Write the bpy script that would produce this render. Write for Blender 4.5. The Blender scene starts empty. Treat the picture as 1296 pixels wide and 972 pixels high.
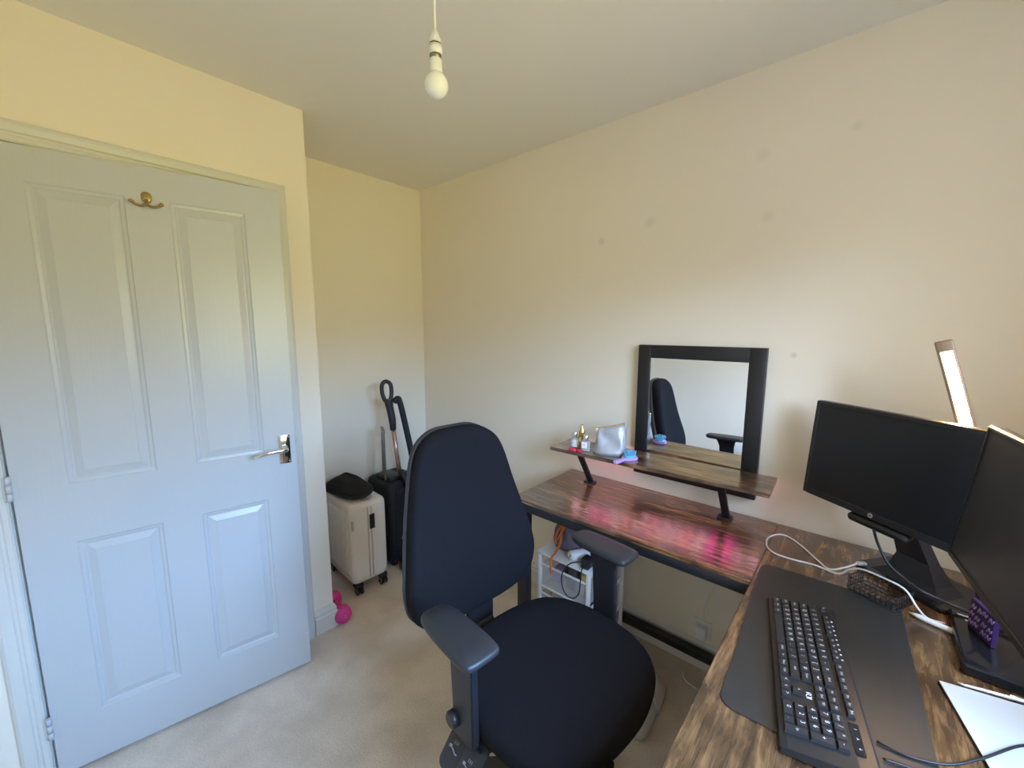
import bpy, bmesh, math, random
from mathutils import Vector, Matrix, Euler
random.seed(7)
C = bpy.context.scene.collection
PI = math.pi
R = math.radians

# ------------------------------------------------------------------ helpers
def T(x, y, z): return Matrix.Translation((x, y, z))
def RZ(a): return Matrix.Rotation(a, 4, 'Z')
def RX(a): return Matrix.Rotation(a, 4, 'X')
def RY(a): return Matrix.Rotation(a, 4, 'Y')
I4 = Matrix.Identity(4)

class MB:
    """collects shapes into one mesh"""
    def __init__(self):
        self.bm = bmesh.new()
    def _xf(self, verts, M):
        for v in verts: v.co = M @ v.co
    def _mi(self, faces, mi, smooth):
        for f in faces:
            f.material_index = mi
            f.smooth = smooth
    def box(self, c, s, bev=0.0, seg=2, M=I4, mi=0):
        tmp = bmesh.new()
        bmesh.ops.create_cube(tmp, size=1.0)
        for v in tmp.verts: v.co = Vector((v.co.x*s[0], v.co.y*s[1], v.co.z*s[2]))
        if bev > 0:
            bmesh.ops.bevel(tmp, geom=list(tmp.edges), offset=bev, segments=seg, profile=0.5, affect='EDGES')
        self._xf(tmp.verts, M @ T(*c))
        self._mi(tmp.faces, mi, bev > 0 and seg > 1)
        self.merge(tmp)
        return self
    def merge(self, tmp):
        me = bpy.data.meshes.new('tmp'); tmp.to_mesh(me); tmp.free()
        self.bm.from_mesh(me); bpy.data.meshes.remove(me)
    def raw(self, verts, faces, M=I4, mi=0, smooth=False):
        vs = [self.bm.verts.new(M @ Vector(v)) for v in verts]
        for f in faces:
            try:
                ff = self.bm.faces.new([vs[i] for i in f]); ff.material_index = mi; ff.smooth = smooth
            except ValueError: pass
        return self
    def lathe(self, prof, seg=24, M=I4, mi=0, smooth=True, capb=True, capt=True):
        rings = []
        for r, z in prof:
            rings.append([self.bm.verts.new(M @ Vector((r*math.cos(2*PI*k/seg), r*math.sin(2*PI*k/seg), z))) for k in range(seg)])
        for a, b in zip(rings, rings[1:]):
            for k in range(seg):
                f = self.bm.faces.new((a[k], a[(k+1) % seg], b[(k+1) % seg], b[k])); f.smooth = smooth; f.material_index = mi
        if capb:
            f = self.bm.faces.new(rings[0][::-1]); f.material_index = mi
        if capt:
            f = self.bm.faces.new(rings[-1]); f.material_index = mi
        return self
    def cyl(self, a, b, r, r2=None, seg=16, M=I4, mi=0):
        a, b = Vector(a), Vector(b); d = b-a
        q = Vector((0, 0, 1)).rotation_difference(d.normalized()).to_matrix().to_4x4()
        return self.lathe([(r, 0), (r if r2 is None else r2, d.length)], seg, M @ Matrix.Translation(a) @ q, mi)
    def tube(self, pts, r, seg=8, M=I4, mi=0, closed=False, sub=6, radii=None, flat=1.0):
        pts = [Vector(p) for p in pts]
        if sub > 1:
            n = len(pts); out = []; rr = []
            rng = range(n if closed else n-1)
            for i in rng:
                p0 = pts[(i-1) % n] if (closed or i > 0) else pts[0]*2-pts[1]
                p1 = pts[i]; p2 = pts[(i+1) % n]
                p3 = pts[(i+2) % n] if (closed or i+2 < n) else pts[-1]*2-pts[-2]
                for k in range(sub):
                    t = k/sub
                    out.append(0.5*((2*p1)+(p2-p0)*t+(2*p0-5*p1+4*p2-p3)*t*t+(3*p1-p0-3*p2+p3)*t**3))
                    if radii: rr.append(radii[i]*(1-t)+radii[(i+1) % n]*t)
            if not closed:
                out.append(pts[-1])
                if radii: rr.append(radii[-1])
            pts = out; radii = rr if radii else None
        n = len(pts)
        tang = []
        for i in range(n):
            if closed: d = pts[(i+1) % n]-pts[i-1]
            else: d = pts[min(i+1, n-1)]-pts[max(i-1, 0)]
            tang.append(d.normalized())
        up = Vector((0, 0, 1)) if abs(tang[0].z) < .9 else Vector((1, 0, 0))
        nrm = (up-tang[0]*up.dot(tang[0])).normalized()
        rings = []
        for i in range(n):
            nrm = (nrm-tang[i]*nrm.dot(tang[i])).normalized()
            bn = tang[i].cross(nrm)
            rad = radii[i] if radii else r
            rings.append([self.bm.verts.new(M @ (pts[i]+nrm*rad*flat*math.cos(2*PI*k/seg)+bn*rad*math.sin(2*PI*k/seg))) for k in range(seg)])
        pairs = list(zip(rings, rings[1:]))
        if closed: pairs.append((rings[-1], rings[0]))
        for a, b in pairs:
            for k in range(seg):
                f = self.bm.faces.new((a[k], a[(k+1) % seg], b[(k+1) % seg], b[k])); f.smooth = True; f.material_index = mi
        if not closed:
            self.bm.faces.new(rings[0][::-1]).material_index = mi
            self.bm.faces.new(rings[-1]).material_index = mi
        return self
    def prism(self, poly, z0, z1, bev=0.0, seg=2, M=I4, mi=0, smooth=False):
        tmp = bmesh.new()
        vs = [tmp.verts.new((x, y, z0)) for x, y in poly]
        f = tmp.faces.new(vs)
        r = bmesh.ops.extrude_face_region(tmp, geom=[f])
        for v in r['geom']:
            if isinstance(v, bmesh.types.BMVert): v.co.z = z1
        bmesh.ops.recalc_face_normals(tmp, faces=tmp.faces)
        if bev > 0:
            ed = [e for e in tmp.edges if abs(e.verts[0].co.z-e.verts[1].co.z) < 1e-6]
            bmesh.ops.bevel(tmp, geom=ed, offset=bev, segments=seg, profile=0.5, affect='EDGES')
        self._xf(tmp.verts, M)
        self._mi(tmp.faces, mi, smooth)
        self.merge(tmp)
        return self
    def loft(self, rings, M=I4, mi=0, smooth=True, cap0=True, cap1=True, closed_u=True):
        rr = [[self.bm.verts.new(M @ Vector(p)) for p in ring] for ring in rings]
        n = len(rr[0])
        for a, b in zip(rr, rr[1:]):
            for k in range(n if closed_u else n-1):
                f = self.bm.faces.new((a[k], a[(k+1) % n], b[(k+1) % n], b[k])); f.smooth = smooth; f.material_index = mi
        if cap0:
            f = self.bm.faces.new(rr[0][::-1]); f.smooth = smooth; f.material_index = mi
        if cap1:
            f = self.bm.faces.new(rr[-1]); f.smooth = smooth; f.material_index = mi
        return self
    def sphere(self, c, s, M=I4, mi=0, u=20, v=12):
        tmp = bmesh.new()
        bmesh.ops.create_uvsphere(tmp, u_segments=u, v_segments=v, radius=1)
        for w in tmp.verts: w.co = Vector((w.co.x*s[0], w.co.y*s[1], w.co.z*s[2]))
        self._xf(tmp.verts, M @ T(*c)); self._mi(tmp.faces, mi, True)
        self.merge(tmp)
        return self
    def text(self, s, size, M=I4, mi=1, align='CENTER'):
        cu = bpy.data.curves.new('txt', 'FONT'); cu.body = s; cu.size = size
        cu.align_x = align; cu.align_y = 'CENTER'; cu.resolution_u = 2
        ob = bpy.data.objects.new('txt', cu); C.objects.link(ob)
        dg = bpy.context.evaluated_depsgraph_get()
        ev = ob.evaluated_get(dg); me = ev.to_mesh()
        vs = [tuple(v.co) for v in me.vertices]; fs = [tuple(p.vertices) for p in me.polygons]
        ev.to_mesh_clear()
        bpy.data.objects.remove(ob); bpy.data.curves.remove(cu)
        self.raw(vs, fs, M, mi)
        return self
    def build(self, name, mat, parent=None, auto=None, recalc=True):
        if recalc: bmesh.ops.recalc_face_normals(self.bm, faces=self.bm.faces)
        me = bpy.data.meshes.new(name); self.bm.to_mesh(me); self.bm.free()
        mats = mat if isinstance(mat, (list, tuple)) else [mat]
        for m in mats: me.materials.append(m)
        o = bpy.data.objects.new(name, me); C.objects.link(o)
        if parent: o.parent = parent
        return o

def tag(o, label, cat, group=None):
    o['label'] = label; o['category'] = cat
    if group: o['group'] = group
    return o
def thing(name, label, cat, loc=(0, 0, 0), rz=0, group=None):
    o = bpy.data.objects.new(name, None); C.objects.link(o)
    o.empty_display_size = .05
    o.location = loc; o.rotation_euler = (0, 0, rz)
    return tag(o, label, cat, group)
def struct(o, label=None, cat=None):
    o['kind'] = 'structure'
    if label: o['label'] = label
    if cat: o['category'] = cat
    return o

def rrect(w, h, r, n=5, cx=0, cy=0):
    pts = []
    for sx, sy, a0 in ((1, 1, 0), (-1, 1, 90), (-1, -1, 180), (1, -1, 270)):
        for k in range(n+1):
            a = R(a0+90*k/n)
            pts.append((cx+sx*(w/2-r)+r*math.cos(a), cy+sy*(h/2-r)+r*math.sin(a)))
    return pts
def catm2(pts, sub=5):
    n = len(pts); out = []
    for i in range(n):
        p0, p1, p2, p3 = [Vector(pts[(i+j) % n]) for j in (-1, 0, 1, 2)]
        for k in range(sub):
            t = k/sub
            q = 0.5*((2*p1)+(p2-p0)*t+(2*p0-5*p1+4*p2-p3)*t*t+(3*p1-p0-3*p2+p3)*t**3)
            out.append(tuple(q))
    return out

# ------------------------------------------------------------------ materials
def lin(c):
    return tuple(((x/255)/12.92 if x/255 <= .04045 else ((x/255+.055)/1.055)**2.4) for x in c)
def newmat(name):
    m = bpy.data.materials.new(name); m.use_nodes = True
    nt = m.node_tree; b = nt.nodes['Principled BSDF']
    return m, nt, b
def mat(name, col, rough=.5, metal=0, spec=.5, var=0, vscale=20, bump=0, bscale=200, stretch=(1, 1, 1), coat=0, trans=0, sheen=0):
    m, nt, b = newmat(name); N = nt.nodes; L = nt.links
    c = (*col, 1)
    b.inputs['Base Color'].default_value = c
    b.inputs['Roughness'].default_value = rough
    b.inputs['Metallic'].default_value = metal
    b.inputs['Specular IOR Level'].default_value = spec
    b.inputs['Coat Weight'].default_value = coat
    b.inputs['Transmission Weight'].default_value = trans
    b.inputs['Sheen Weight'].default_value = sheen
    if var or bump:
        tc = N.new('ShaderNodeTexCoord'); mp = N.new('ShaderNodeMapping'); L.new(tc.outputs['Object'], mp.inputs[0])
        mp.inputs['Scale'].default_value = stretch
    if var:
        nz = N.new('ShaderNodeTexNoise'); nz.inputs['Scale'].default_value = vscale; nz.inputs['Detail'].default_value = 5
        L.new(mp.outputs[0], nz.inputs['Vector'])
        mx = N.new('ShaderNodeMix'); mx.data_type = 'RGBA'
        mx.inputs[6].default_value = (*[max(0, x*(1-var)) for x in col], 1)
        mx.inputs[7].default_value = (*[min(1, x*(1+var)) for x in col], 1)
        L.new(nz.outputs['Fac'], mx.inputs[0]); L.new(mx.outputs[2], b.inputs['Base Color'])
    if bump:
        n2 = N.new('ShaderNodeTexNoise'); n2.inputs['Scale'].default_value = bscale; n2.inputs['Detail'].default_value = 4
        L.new(mp.outputs[0], n2.inputs['Vector'])
        bp = N.new('ShaderNodeBump'); bp.inputs['Strength'].default_value = bump; bp.inputs['Distance'].default_value = .002
        L.new(n2.outputs['Fac'], bp.inputs['Height']); L.new(bp.outputs[0], b.inputs['Normal'])
    return m
def emis(name, col, strength):
    m, nt, b = newmat(name)
    b.inputs['Base Color'].default_value = (*col, 1)
    b.inputs['Emission Color'].default_value = (*col, 1)
    b.inputs['Emission Strength'].default_value = strength
    return m

WALLC = (.85, .775, .645)
def wall_material(name, marks=()):
    m, nt, b = newmat(name); N = nt.nodes; L = nt.links
    tc = N.new('ShaderNodeTexCoord')
    nz = N.new('ShaderNodeTexNoise'); nz.inputs['Scale'].default_value = 1.3; nz.inputs['Detail'].default_value = 3
    L.new(tc.outputs['Object'], nz.inputs['Vector'])
    mx = N.new('ShaderNodeMix'); mx.data_type = 'RGBA'
    mx.inputs[6].default_value = (*[x*.97 for x in WALLC], 1); mx.inputs[7].default_value = (*[min(1, x*1.03) for x in WALLC], 1)
    L.new(nz.outputs['Fac'], mx.inputs[0])
    last = mx.outputs[2]
    for (px, pz, r, s) in marks:            # scuffs on the paint
        d = N.new('ShaderNodeVectorMath'); d.operation = 'DISTANCE'
        d.inputs[1].default_value = (px, 0, pz); L.new(tc.outputs['Object'], d.inputs[0])
        mr = N.new('ShaderNodeMapRange'); mr.inputs['From Min'].default_value = r*.3; mr.inputs['From Max'].default_value = r
        mr.inputs['To Min'].default_value = s; mr.inputs['To Max'].default_value = 0
        L.new(d.outputs['Value'], mr.inputs[0])
        m2 = N.new('ShaderNodeMix'); m2.data_type = 'RGBA'; m2.inputs[7].default_value = (.22, .18, .14, 1)
        L.new(mr.outputs[0], m2.inputs[0]); L.new(last, m2.inputs[6]); last = m2.outputs[2]
    L.new(last, b.inputs['Base Color'])
    b.inputs['Roughness'].default_value = .75; b.inputs['Specular IOR Level'].default_value = .25
    n2 = N.new('ShaderNodeTexNoise'); n2.inputs['Scale'].default_value = 180; n2.inputs['Detail'].default_value = 3
    L.new(tc.outputs['Object'], n2.inputs['Vector'])
    bp = N.new('ShaderNodeBump'); bp.inputs['Strength'].default_value = .12; bp.inputs['Distance'].default_value = .001
    L.new(n2.outputs['Fac'], bp.inputs['Height']); L.new(bp.outputs[0], b.inputs['Normal'])
    return m

def carpet_material():
    m, nt, b = newmat('carpet'); N = nt.nodes; L = nt.links
    tc = N.new('ShaderNodeTexCoord')
    n1 = N.new('ShaderNodeTexNoise'); n1.inputs['Scale'].default_value = 5; n1.inputs['Detail'].default_value = 6
    n2 = N.new('ShaderNodeTexNoise'); n2.inputs['Scale'].default_value = 160; n2.inputs['Detail'].default_value = 4
    for n in (n1, n2): L.new(tc.outputs['Object'], n.inputs['Vector'])
    r1 = N.new('ShaderNodeValToRGB')
    r1.color_ramp.elements[0].position = .36; r1.color_ramp.elements[0].color = (.66, .56, .46, 1)
    r1.color_ramp.elements[1].position = .62; r1.color_ramp.elements[1].color = (.80, .69, .58, 1)
    L.new(n1.outputs['Fac'], r1.inputs[0])
    mx = N.new('ShaderNodeMix'); mx.data_type = 'RGBA'; mx.blend_type = 'MULTIPLY'; mx.inputs[0].default_value = .45
    r2 = N.new('ShaderNodeValToRGB'); r2.color_ramp.elements[0].position = .3; r2.color_ramp.elements[0].color = (.72, .70, .67, 1)
    r2.color_ramp.elements[1].position = .65
    L.new(n2.outputs['Fac'], r2.inputs[0]); L.new(r1.outputs[0], mx.inputs[6]); L.new(r2.outputs[0], mx.inputs[7])
    L.new(mx.outputs[2], b.inputs['Base Color'])
    b.inputs['Roughness'].default_value = 1; b.inputs['Specular IOR Level'].default_value = .05
    bp = N.new('ShaderNodeBump'); bp.inputs['Strength'].default_value = .6; bp.inputs['Distance'].default_value = .004
    L.new(n2.outputs['Fac'], bp.inputs['Height']); L.new(bp.outputs[0], b.inputs['Normal'])
    return m

def wood_material(name, axis='X', light=1.0, rough=.20):
    m, nt, b = newmat(name); N = nt.nodes; L = nt.links
    tc = N.new('ShaderNodeTexCoord')
    def mapped(sl, sc):
        mp = N.new('ShaderNodeMapping'); L.new(tc.outputs['Object'], mp.inputs[0])
        mp.inputs['Scale'].default_value = (sl, sc, sc) if axis == 'X' else (sc, sl, sc)
        return mp
    def noise(mp, scale, detail, rgh=.6, dist=0):
        n = N.new('ShaderNodeTexNoise'); n.inputs['Scale'].default_value = scale; n.inputs['Detail'].default_value = detail
        n.inputs['Roughness'].default_value = rgh; n.inputs['Distortion'].default_value = dist
        L.new(mp.outputs[0], n.inputs['Vector']); return n
    g = noise(mapped(1, 9), 7, 8, .65, .4)       # broad streaks
    f = noise(mapped(1, 30), 14, 6, .7)          # fine fibres
    p = noise(mapped(1, 1.8), 4.2, 5, .6, .8)    # dark weathered patches
    cr = N.new('ShaderNodeValToRGB'); e = cr.color_ramp.elements
    e[0].position = .33; e[0].color = (.042*light, .022*light, .013*light, 1)
    e[1].position = .68; e[1].color = (.42*light, .235*light, .095*light, 1)
    k = e.new(.5); k.color = (.17*light, .084*light, .037*light, 1)
    L.new(g.outputs['Fac'], cr.inputs[0])
    pr = N.new('ShaderNodeValToRGB'); pr.color_ramp.elements[0].position = .36; pr.color_ramp.elements[0].color = (.26, .22, .2, 1)
    pr.color_ramp.elements[1].position = .56; pr.color_ramp.elements[1].color = (1, 1, 1, 1)
    L.new(p.outputs['Fac'], pr.inputs[0])
    fr = N.new('ShaderNodeValToRGB'); fr.color_ramp.elements[0].position = .35; fr.color_ramp.elements[0].color = (.5, .47, .45, 1)
    fr.color_ramp.elements[1].position = .6; fr.color_ramp.elements[1].color = (1.1, 1.05, 1, 1)
    L.new(f.outputs['Fac'], fr.inputs[0])
    m1 = N.new('ShaderNodeMix'); m1.data_type = 'RGBA'; m1.blend_type = 'MULTIPLY'; m1.inputs[0].default_value = .85
    m2 = N.new('ShaderNodeMix'); m2.data_type = 'RGBA'; m2.blend_type = 'MULTIPLY'; m2.inputs[0].default_value = .8
    L.new(cr.outputs[0], m1.inputs[6]); L.new(pr.outputs[0], m1.inputs[7])
    L.new(m1.outputs[2], m2.inputs[6]); L.new(fr.outputs[0], m2.inputs[7])
    L.new(m2.outputs[2], b.inputs['Base Color'])
    b.inputs['Coat Weight'].default_value = 1.0; b.inputs['Coat IOR'].default_value = 1.55; b.inputs['Coat Roughness'].default_value = .24
    rr = N.new('ShaderNodeMapRange'); rr.inputs['To Min'].default_value = rough-.06; rr.inputs['To Max'].default_value = rough+.12
    L.new(f.outputs['Fac'], rr.inputs[0]); L.new(rr.outputs[0], b.inputs['Roughness'])
    bp = N.new('ShaderNodeBump'); bp.inputs['Strength'].default_value = .25; bp.inputs['Distance'].default_value = .001
    L.new(f.outputs['Fac'], bp.inputs['Height']); L.new(bp.outputs[0], b.inputs['Normal'])
    return m

def door_material():
    m, nt, b = newmat('door_paint'); N = nt.nodes; L = nt.links
    b.inputs['Base Color'].default_value = (.54, .55, .555, 1); b.inputs['Roughness'].default_value = .28
    tc = N.new('ShaderNodeTexCoord'); mp = N.new('ShaderNodeMapping'); L.new(tc.outputs['Object'], mp.inputs[0])
    mp.inputs['Scale'].default_value = (30, 30, 1.6)
    n = N.new('ShaderNodeTexNoise'); n.inputs['Scale'].default_value = 3; n.inputs['Detail'].default_value = 5; n.inputs['Distortion'].default_value = 1.2
    L.new(mp.outputs[0], n.inputs['Vector'])
    bp = N.new('ShaderNodeBump'); bp.inputs['Strength'].default_value = .35; bp.inputs['Distance'].default_value = .0012
    L.new(n.outputs['Fac'], bp.inputs['Height']); L.new(bp.outputs[0], b.inputs['Normal'])
    return m

def glass_pane_material(name='window_glass', tint=(1, 1, 1), gl=.08):
    m = bpy.data.materials.new(name); m.use_nodes = True; nt = m.node_tree; nt.nodes.clear()
    out = nt.nodes.new('ShaderNodeOutputMaterial'); mix = nt.nodes.new('ShaderNodeMixShader')
    tr = nt.nodes.new('ShaderNodeBsdfTransparent'); tr.inputs[0].default_value = (*tint, 1)
    g = nt.nodes.new('ShaderNodeBsdfGlossy'); g.inputs['Roughness'].default_value = .02
    mix.inputs[0].default_value = gl
    nt.links.new(tr.outputs[0], mix.inputs[1]); nt.links.new(g.outputs[0], mix.inputs[2]); nt.links.new(mix.outputs[0], out.inputs[0])
    return m
def frosted(name, col, alpha):
    m, nt, b = newmat(name)
    b.inputs['Base Color'].default_value = (*col, 1); b.inputs['Roughness'].default_value = .35; b.inputs['Alpha'].default_value = alpha
    return m

M_wall = wall_material('cream_wall_paint')
M_wallr = wall_material('cream_wall_paint_scuffed', [(1.39, 1.885, .022, .16), (1.62, 1.935, .03, .12), (2.06, 1.88, .03, .09), (2.03, 2.1, .03, .08), (2.18, 1.385, .013, .25), (2.29, 2.12, .02, .10)])
M_ceil = mat('ceiling_paint', (.82, .79, .71), .8, spec=.2, bump=.08, bscale=120)
M_trim = mat('white_gloss_trim', (.68, .665, .615), .3, bump=.03, bscale=60)
M_carpet = carpet_material()
M_door = door_material()
M_chrome = mat('chrome', (.82, .83, .85), .08, 1)
M_steel = mat('brushed_steel', (.6, .6, .6), .3, 1)
M_brass = mat('aged_brass', (.42, .30, .13), .35, 1, var=.2, vscale=60)
M_hinge = mat('painted_hinge', (.56, .565, .565), .35)
M_woodx = wood_material('rustic_wood_along', 'X')
M_woody = wood_material('rustic_wood_across', 'Y')
M_woods = wood_material('rustic_wood_shelf', 'X', 1.15, .3)
M_black = mat('black_powder_coat', (.014, .014, .017), .42, bump=.05, bscale=400)
M_plastic = mat('black_plastic', (.018, .018, .021), .38, bump=.08, bscale=600)
M_plasticd = mat('dark_grey_plastic', (.030, .031, .036), .42, bump=.15, bscale=700)
M_fabric = mat('black_chair_fabric', (.0122, .0115, .0140), .95, spec=.15, var=.25, vscale=300, bump=.35, bscale=900)
M_fabricb = M_fabric
M_frameblk = mat('mirror_frame_black', (.010, .010, .012), .45, bump=.06, bscale=90, stretch=(1, 1, 8))
M_mirror = mat('mirror_glass', (.93, .94, .95), .0, 1)
M_white = mat('white_plastic', (.78, .78, .78), .4)
M_whitec = mat('white_suitcase_shell', (.83, .80, .76), .38, bump=.05, bscale=300)
M_rubber = mat('black_rubber', (.012, .012, .013), .7)
M_pink = mat('pink_vinyl', (.72, .05, .27), .4)
M_screen = mat('dark_screen', (.012, .012, .015), .28, bump=.02, bscale=900)
M_glossblk = mat('glossy_black', (.012, .012, .015), .12, bump=0)
M_mat = mat('leatherette_desk_mat', (.031, .029, .026), .42, var=.3, vscale=40, bump=.25, bscale=35, stretch=(1, .25, 1))
M_key = mat('keycap_black', (.024, .024, .027), .45)
M_kbody = mat('keyboard_case', (.022, .021, .021), .36)
M_legend = mat('white_print', (.85, .85, .85), .5)
M_paper = mat('white_board', (.60, .59, .56), .4)
M_cable = mat('white_cable', (.80, .80, .80), .35)
M_cableb = mat('black_cable', (.012, .012, .013), .4)
M_grey = mat('grey_print', (.35, .35, .36), .5)
M_sole = mat('grey_slipper_sole', (.52, .49, .45), .8, bump=.1, bscale=200)
M_upper = mat('white_slipper_upper', (.68, .66, .62), .7, bump=.1, bscale=150)
M_bulb = mat('opal_bulb', (.86, .86, .80), .16)
M_lamp = mat('white_lamp_plastic', (.84, .83, .77), .35)
M_dark = mat('dark_gap', (.03, .03, .025), .8)
M_wirewhite = mat('white_enamel_frame', (.80, .80, .80), .35)

# ------------------------------------------------------------------ room shell
H = 2.3954; DX = .477; YC = -.9496; WY = -2.25; LX = 2.90; T_ = .1
HX0 = -.55
def slab(name, lo, hi, m):
    mb = MB(); c = [(a+b)/2 for a, b in zip(lo, hi)]; s = [b-a for a, b in zip(lo, hi)]
    return struct(mb.box(c, s).build(name, m))
floor = slab('floor', (HX0, WY-.1, -.08), (LX+.26, .1, 0), M_carpet)
ceiling = slab('ceiling', (HX0, WY-.1, H), (LX+.26, .1, H+.08), M_ceil)
wr = slab('wall_right', (-.1, 0, 0), (LX+.26, .1, H), M_wallr)
slab('wall_far', (-.1, YC, 0), (0, 0, H), M_wall)
slab('wall_left', (HX0, WY-.1, 0), (LX+.26, WY, H), M_wall)
slab('wall_hall', (HX0, WY, 0), (HX0+.1, YC, H), M_wall)
# wall with the doorway, and the return into the alcove, one continuous plastered wall
HY = -1.8796; HXF = .4982; DW = .762; DH = 1.981
OY0 = HY-.006; OY1 = HY+DW+.006; OZ = .012+DH+.006
mb = MB()
mb.box(((DX-.1+DX)/2, (WY+OY0-.022)/2, H/2), (.1, OY0-.022-WY, H))
mb.box(((DX-.1+DX)/2, (OY1+.022+YC)/2, H/2), (.1, YC-OY1-.022, H))
mb.box(((DX-.1+DX)/2, (OY0+OY1)/2, (OZ+.022+H)/2), (.1, OY1-OY0+.044, H-OZ-.022))
mb.box(((HX0+.1+DX-.1)/2, YC-.05, H/2), (DX-.1-HX0-.1, .1, H))
struct(mb.build('wall_door', M_wall))
# window wall with an opening
WY0, WY1, WZ0, WZ1 = -1.78, -.60, .98, 2.03
mb = MB()
mb.box((LX+.13, (WY+WY0)/2, H/2), (.26, WY0-WY, H))
mb.box((LX+.13, WY1/2, H/2), (.26, -WY1, H))
mb.box((LX+.13, (WY0+WY1)/2, WZ0/2), (.26, WY1-WY0, WZ0))
mb.box((LX+.13, (WY0+WY1)/2, (WZ1+H)/2), (.26, WY1-WY0, H-WZ1))
struct(mb.build('wall_window', M_wall))
win = bpy.data.objects.new('window_1', None); C.objects.link(win); win.location = (LX+.21, (WY0+WY1)/2, WZ0); struct(win)
ww, wh = WY1-WY0, WZ1-WZ0
mb = MB()
for y in (-ww/2+.03, 0, ww/2-.03): mb.box((0, y, wh/2), (.06, .06, wh), .006)
for z in (.03, wh-.03): mb.box((0, 0, z), (.058, ww, .06), .006)
mb.build('window_frame', M_white, win)
for s in (-1, 1):
    MB().box((0, s*ww/4, wh/2), (.006, ww/2-.07, wh-.1)).build('pane', glass_pane_material(), win)
MB().box((-.135, 0, .0), (.21, ww-.004, .025), .006).build('window_sill', M_trim, win)

# skirting boards
def skirt(name, pts, h=.118, t=.016):
    """profile swept along a wall line; pts run with the room on the +90deg side"""
    prof = [(0, 0), (t, 0), (t, h*.66), (t*.85, h*.70), (t*.55, h*.74), (t*.75, h*.80), (t*.6, h*.9), (t*.25, h*.985), (0, h)]
    mb = MB()
    P = [Vector((*p, 0)) for p in pts]
    rings = []
    for i, p in enumerate(P):
        def nrm(a, b):
            d = (b-a).normalized(); return Vector((-d.y, d.x, 0))
        if i == 0: n = nrm(P[0], P[1])
        elif i == len(P)-1: n = nrm(P[-2], P[-1])
        else:
            n1, n2 = nrm(P[i-1], p), nrm(p, P[i+1]); n = (n1+n2)/(1+n1.dot(n2))
        rings.append([p+n*a+Vector((0, 0, b)) for a, b in prof])
    mb.loft(rings, smooth=False)
    return struct(mb.build(name, M_trim))
skirt('baseboard_right', [(LX, -.0005), (0.0, -.0005)])
skirt('baseboard_far', [(.0005, -.017), (.0005, YC+.0005)])
skirt('baseboard_door', [(.0, YC+.0005), (DX+.0005, YC+.0005), (DX+.0005, OY1+.068)])
skirt('baseboard_left', [(DX, WY+.0005), (LX, WY+.0005)])
# door lining and architrave
mb = MB()
for y in (OY0-.011, OY1+.011): mb.box((DX-.05, y, (OZ+.022)/2), (.1, .022, OZ+.022))
mb.box((DX-.05, (OY0+OY1)/2, OZ+.011), (.1, OY1-OY0, .022))
for y in (OY0+.006, OY1-.006): mb.box((HXF-.055, y, OZ/2), (.035, .012, OZ))
mb.box((HXF-.055, (OY0+OY1)/2, OZ-.006), (.035, OY1-OY0, .012))
struct(mb.build('trim_1', M_trim))
def architrave(name):
    W = .062
    prof = [(0, 0), (0, .013), (.006, .016), (.016, .016), (.020, .0125), (.026, .0125), (.030, .017), (.046, .019), (.054, .018), (W, .012), (W, 0)]
    path = [(OY0-.004, 0), (OY0-.004, OZ+.004), (OY1+.004, OZ+.004), (OY1+.004, 0)]
    rings = []
    for i, (y, z) in enumerate(path):
        oy = -1 if i < 2 else 1; oz = 1 if i in (1, 2) else 0
        rings.append([(DX+.0003+h, y+oy*a, z+oz*a) for a, h in prof])
    mb = MB(); mb.loft(rings, smooth=False)
    return struct(mb.build(name, M_trim))
architrave('trim_2')

# ------------------------------------------------------------------ door (hinged, ajar)
ANG = .1825
door = bpy.data.objects.new('door_1', None); C.objects.link(door)
door.location = (HXF, HY, .012)
door.rotation_euler = (0, 0, PI/2-ANG)       # local +x runs along the leaf, local -y is the room side
struct(door, 'white four panel door standing slightly ajar', 'door')
xs = [0, .115, .328, .437, .651, DW]
zs = [0, .18, .785, .977, 1.883, DH]
bm = MB()
def door_face(yf, sgn):
    for i in range(5):
        for j in range(5):
            x0, x1, z0, z1 = xs[i], xs[i+1], zs[j], zs[j+1]
            if i in (1, 3) and j in (1, 3):
                prev = None
                for ins, dep in ((0, 0), (.004, .004), (.012, .0055), (.016, .0085), (.020, .0085), (.040, .0022), (.0405, .0008)):
                    ring = [(x0+ins, yf+sgn*dep, z0+ins), (x1-ins, yf+sgn*dep, z0+ins), (x1-ins, yf+sgn*dep, z1-ins), (x0+ins, yf+sgn*dep, z1-ins)]
                    if prev:
                        bm.raw(prev+ring, [(k, (k+1) % 4, 4+(k+1) % 4, 4+k) for k in range(4)])
                    prev = ring
                bm.raw(prev, [(0, 1, 2, 3)])
            else:
                bm.raw([(x0, yf, z0), (x1, yf, z0), (x1, yf, z1), (x0, yf, z1)], [(0, 1, 2, 3)])
door_face(0, 1); door_face(.035, -1)
for a, b in (((0, 0), (DW, 0)), ((DW, 0), (DW, DH)), ((DW, DH), (0, DH)), ((0, DH), (0, 0))):
    bm.raw([(a[0], 0, a[1]), (b[0], 0, b[1]), (b[0], .035, b[1]), (a[0], .035, a[1])], [(0, 1, 2, 3)])
bmesh.ops.remove_doubles(bm.bm, verts=bm.bm.verts, dist=1e-5)
bm.build('door_leaf', M_door, door)
hz = .98
hp = MB().box((.721, -.003, hz), (.042, .006, .118), .0015).build('handle_backplate', M_chrome, door)
mb = MB()
for dx in (-.015, .015):
    for dz in (-.051, .051): mb.lathe([(.0035, 0), (.003, .001)], 10, T(.721+dx, -.006, hz+dz) @ RX(PI/2))
mb.build('screw', M_steel, hp)
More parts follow.
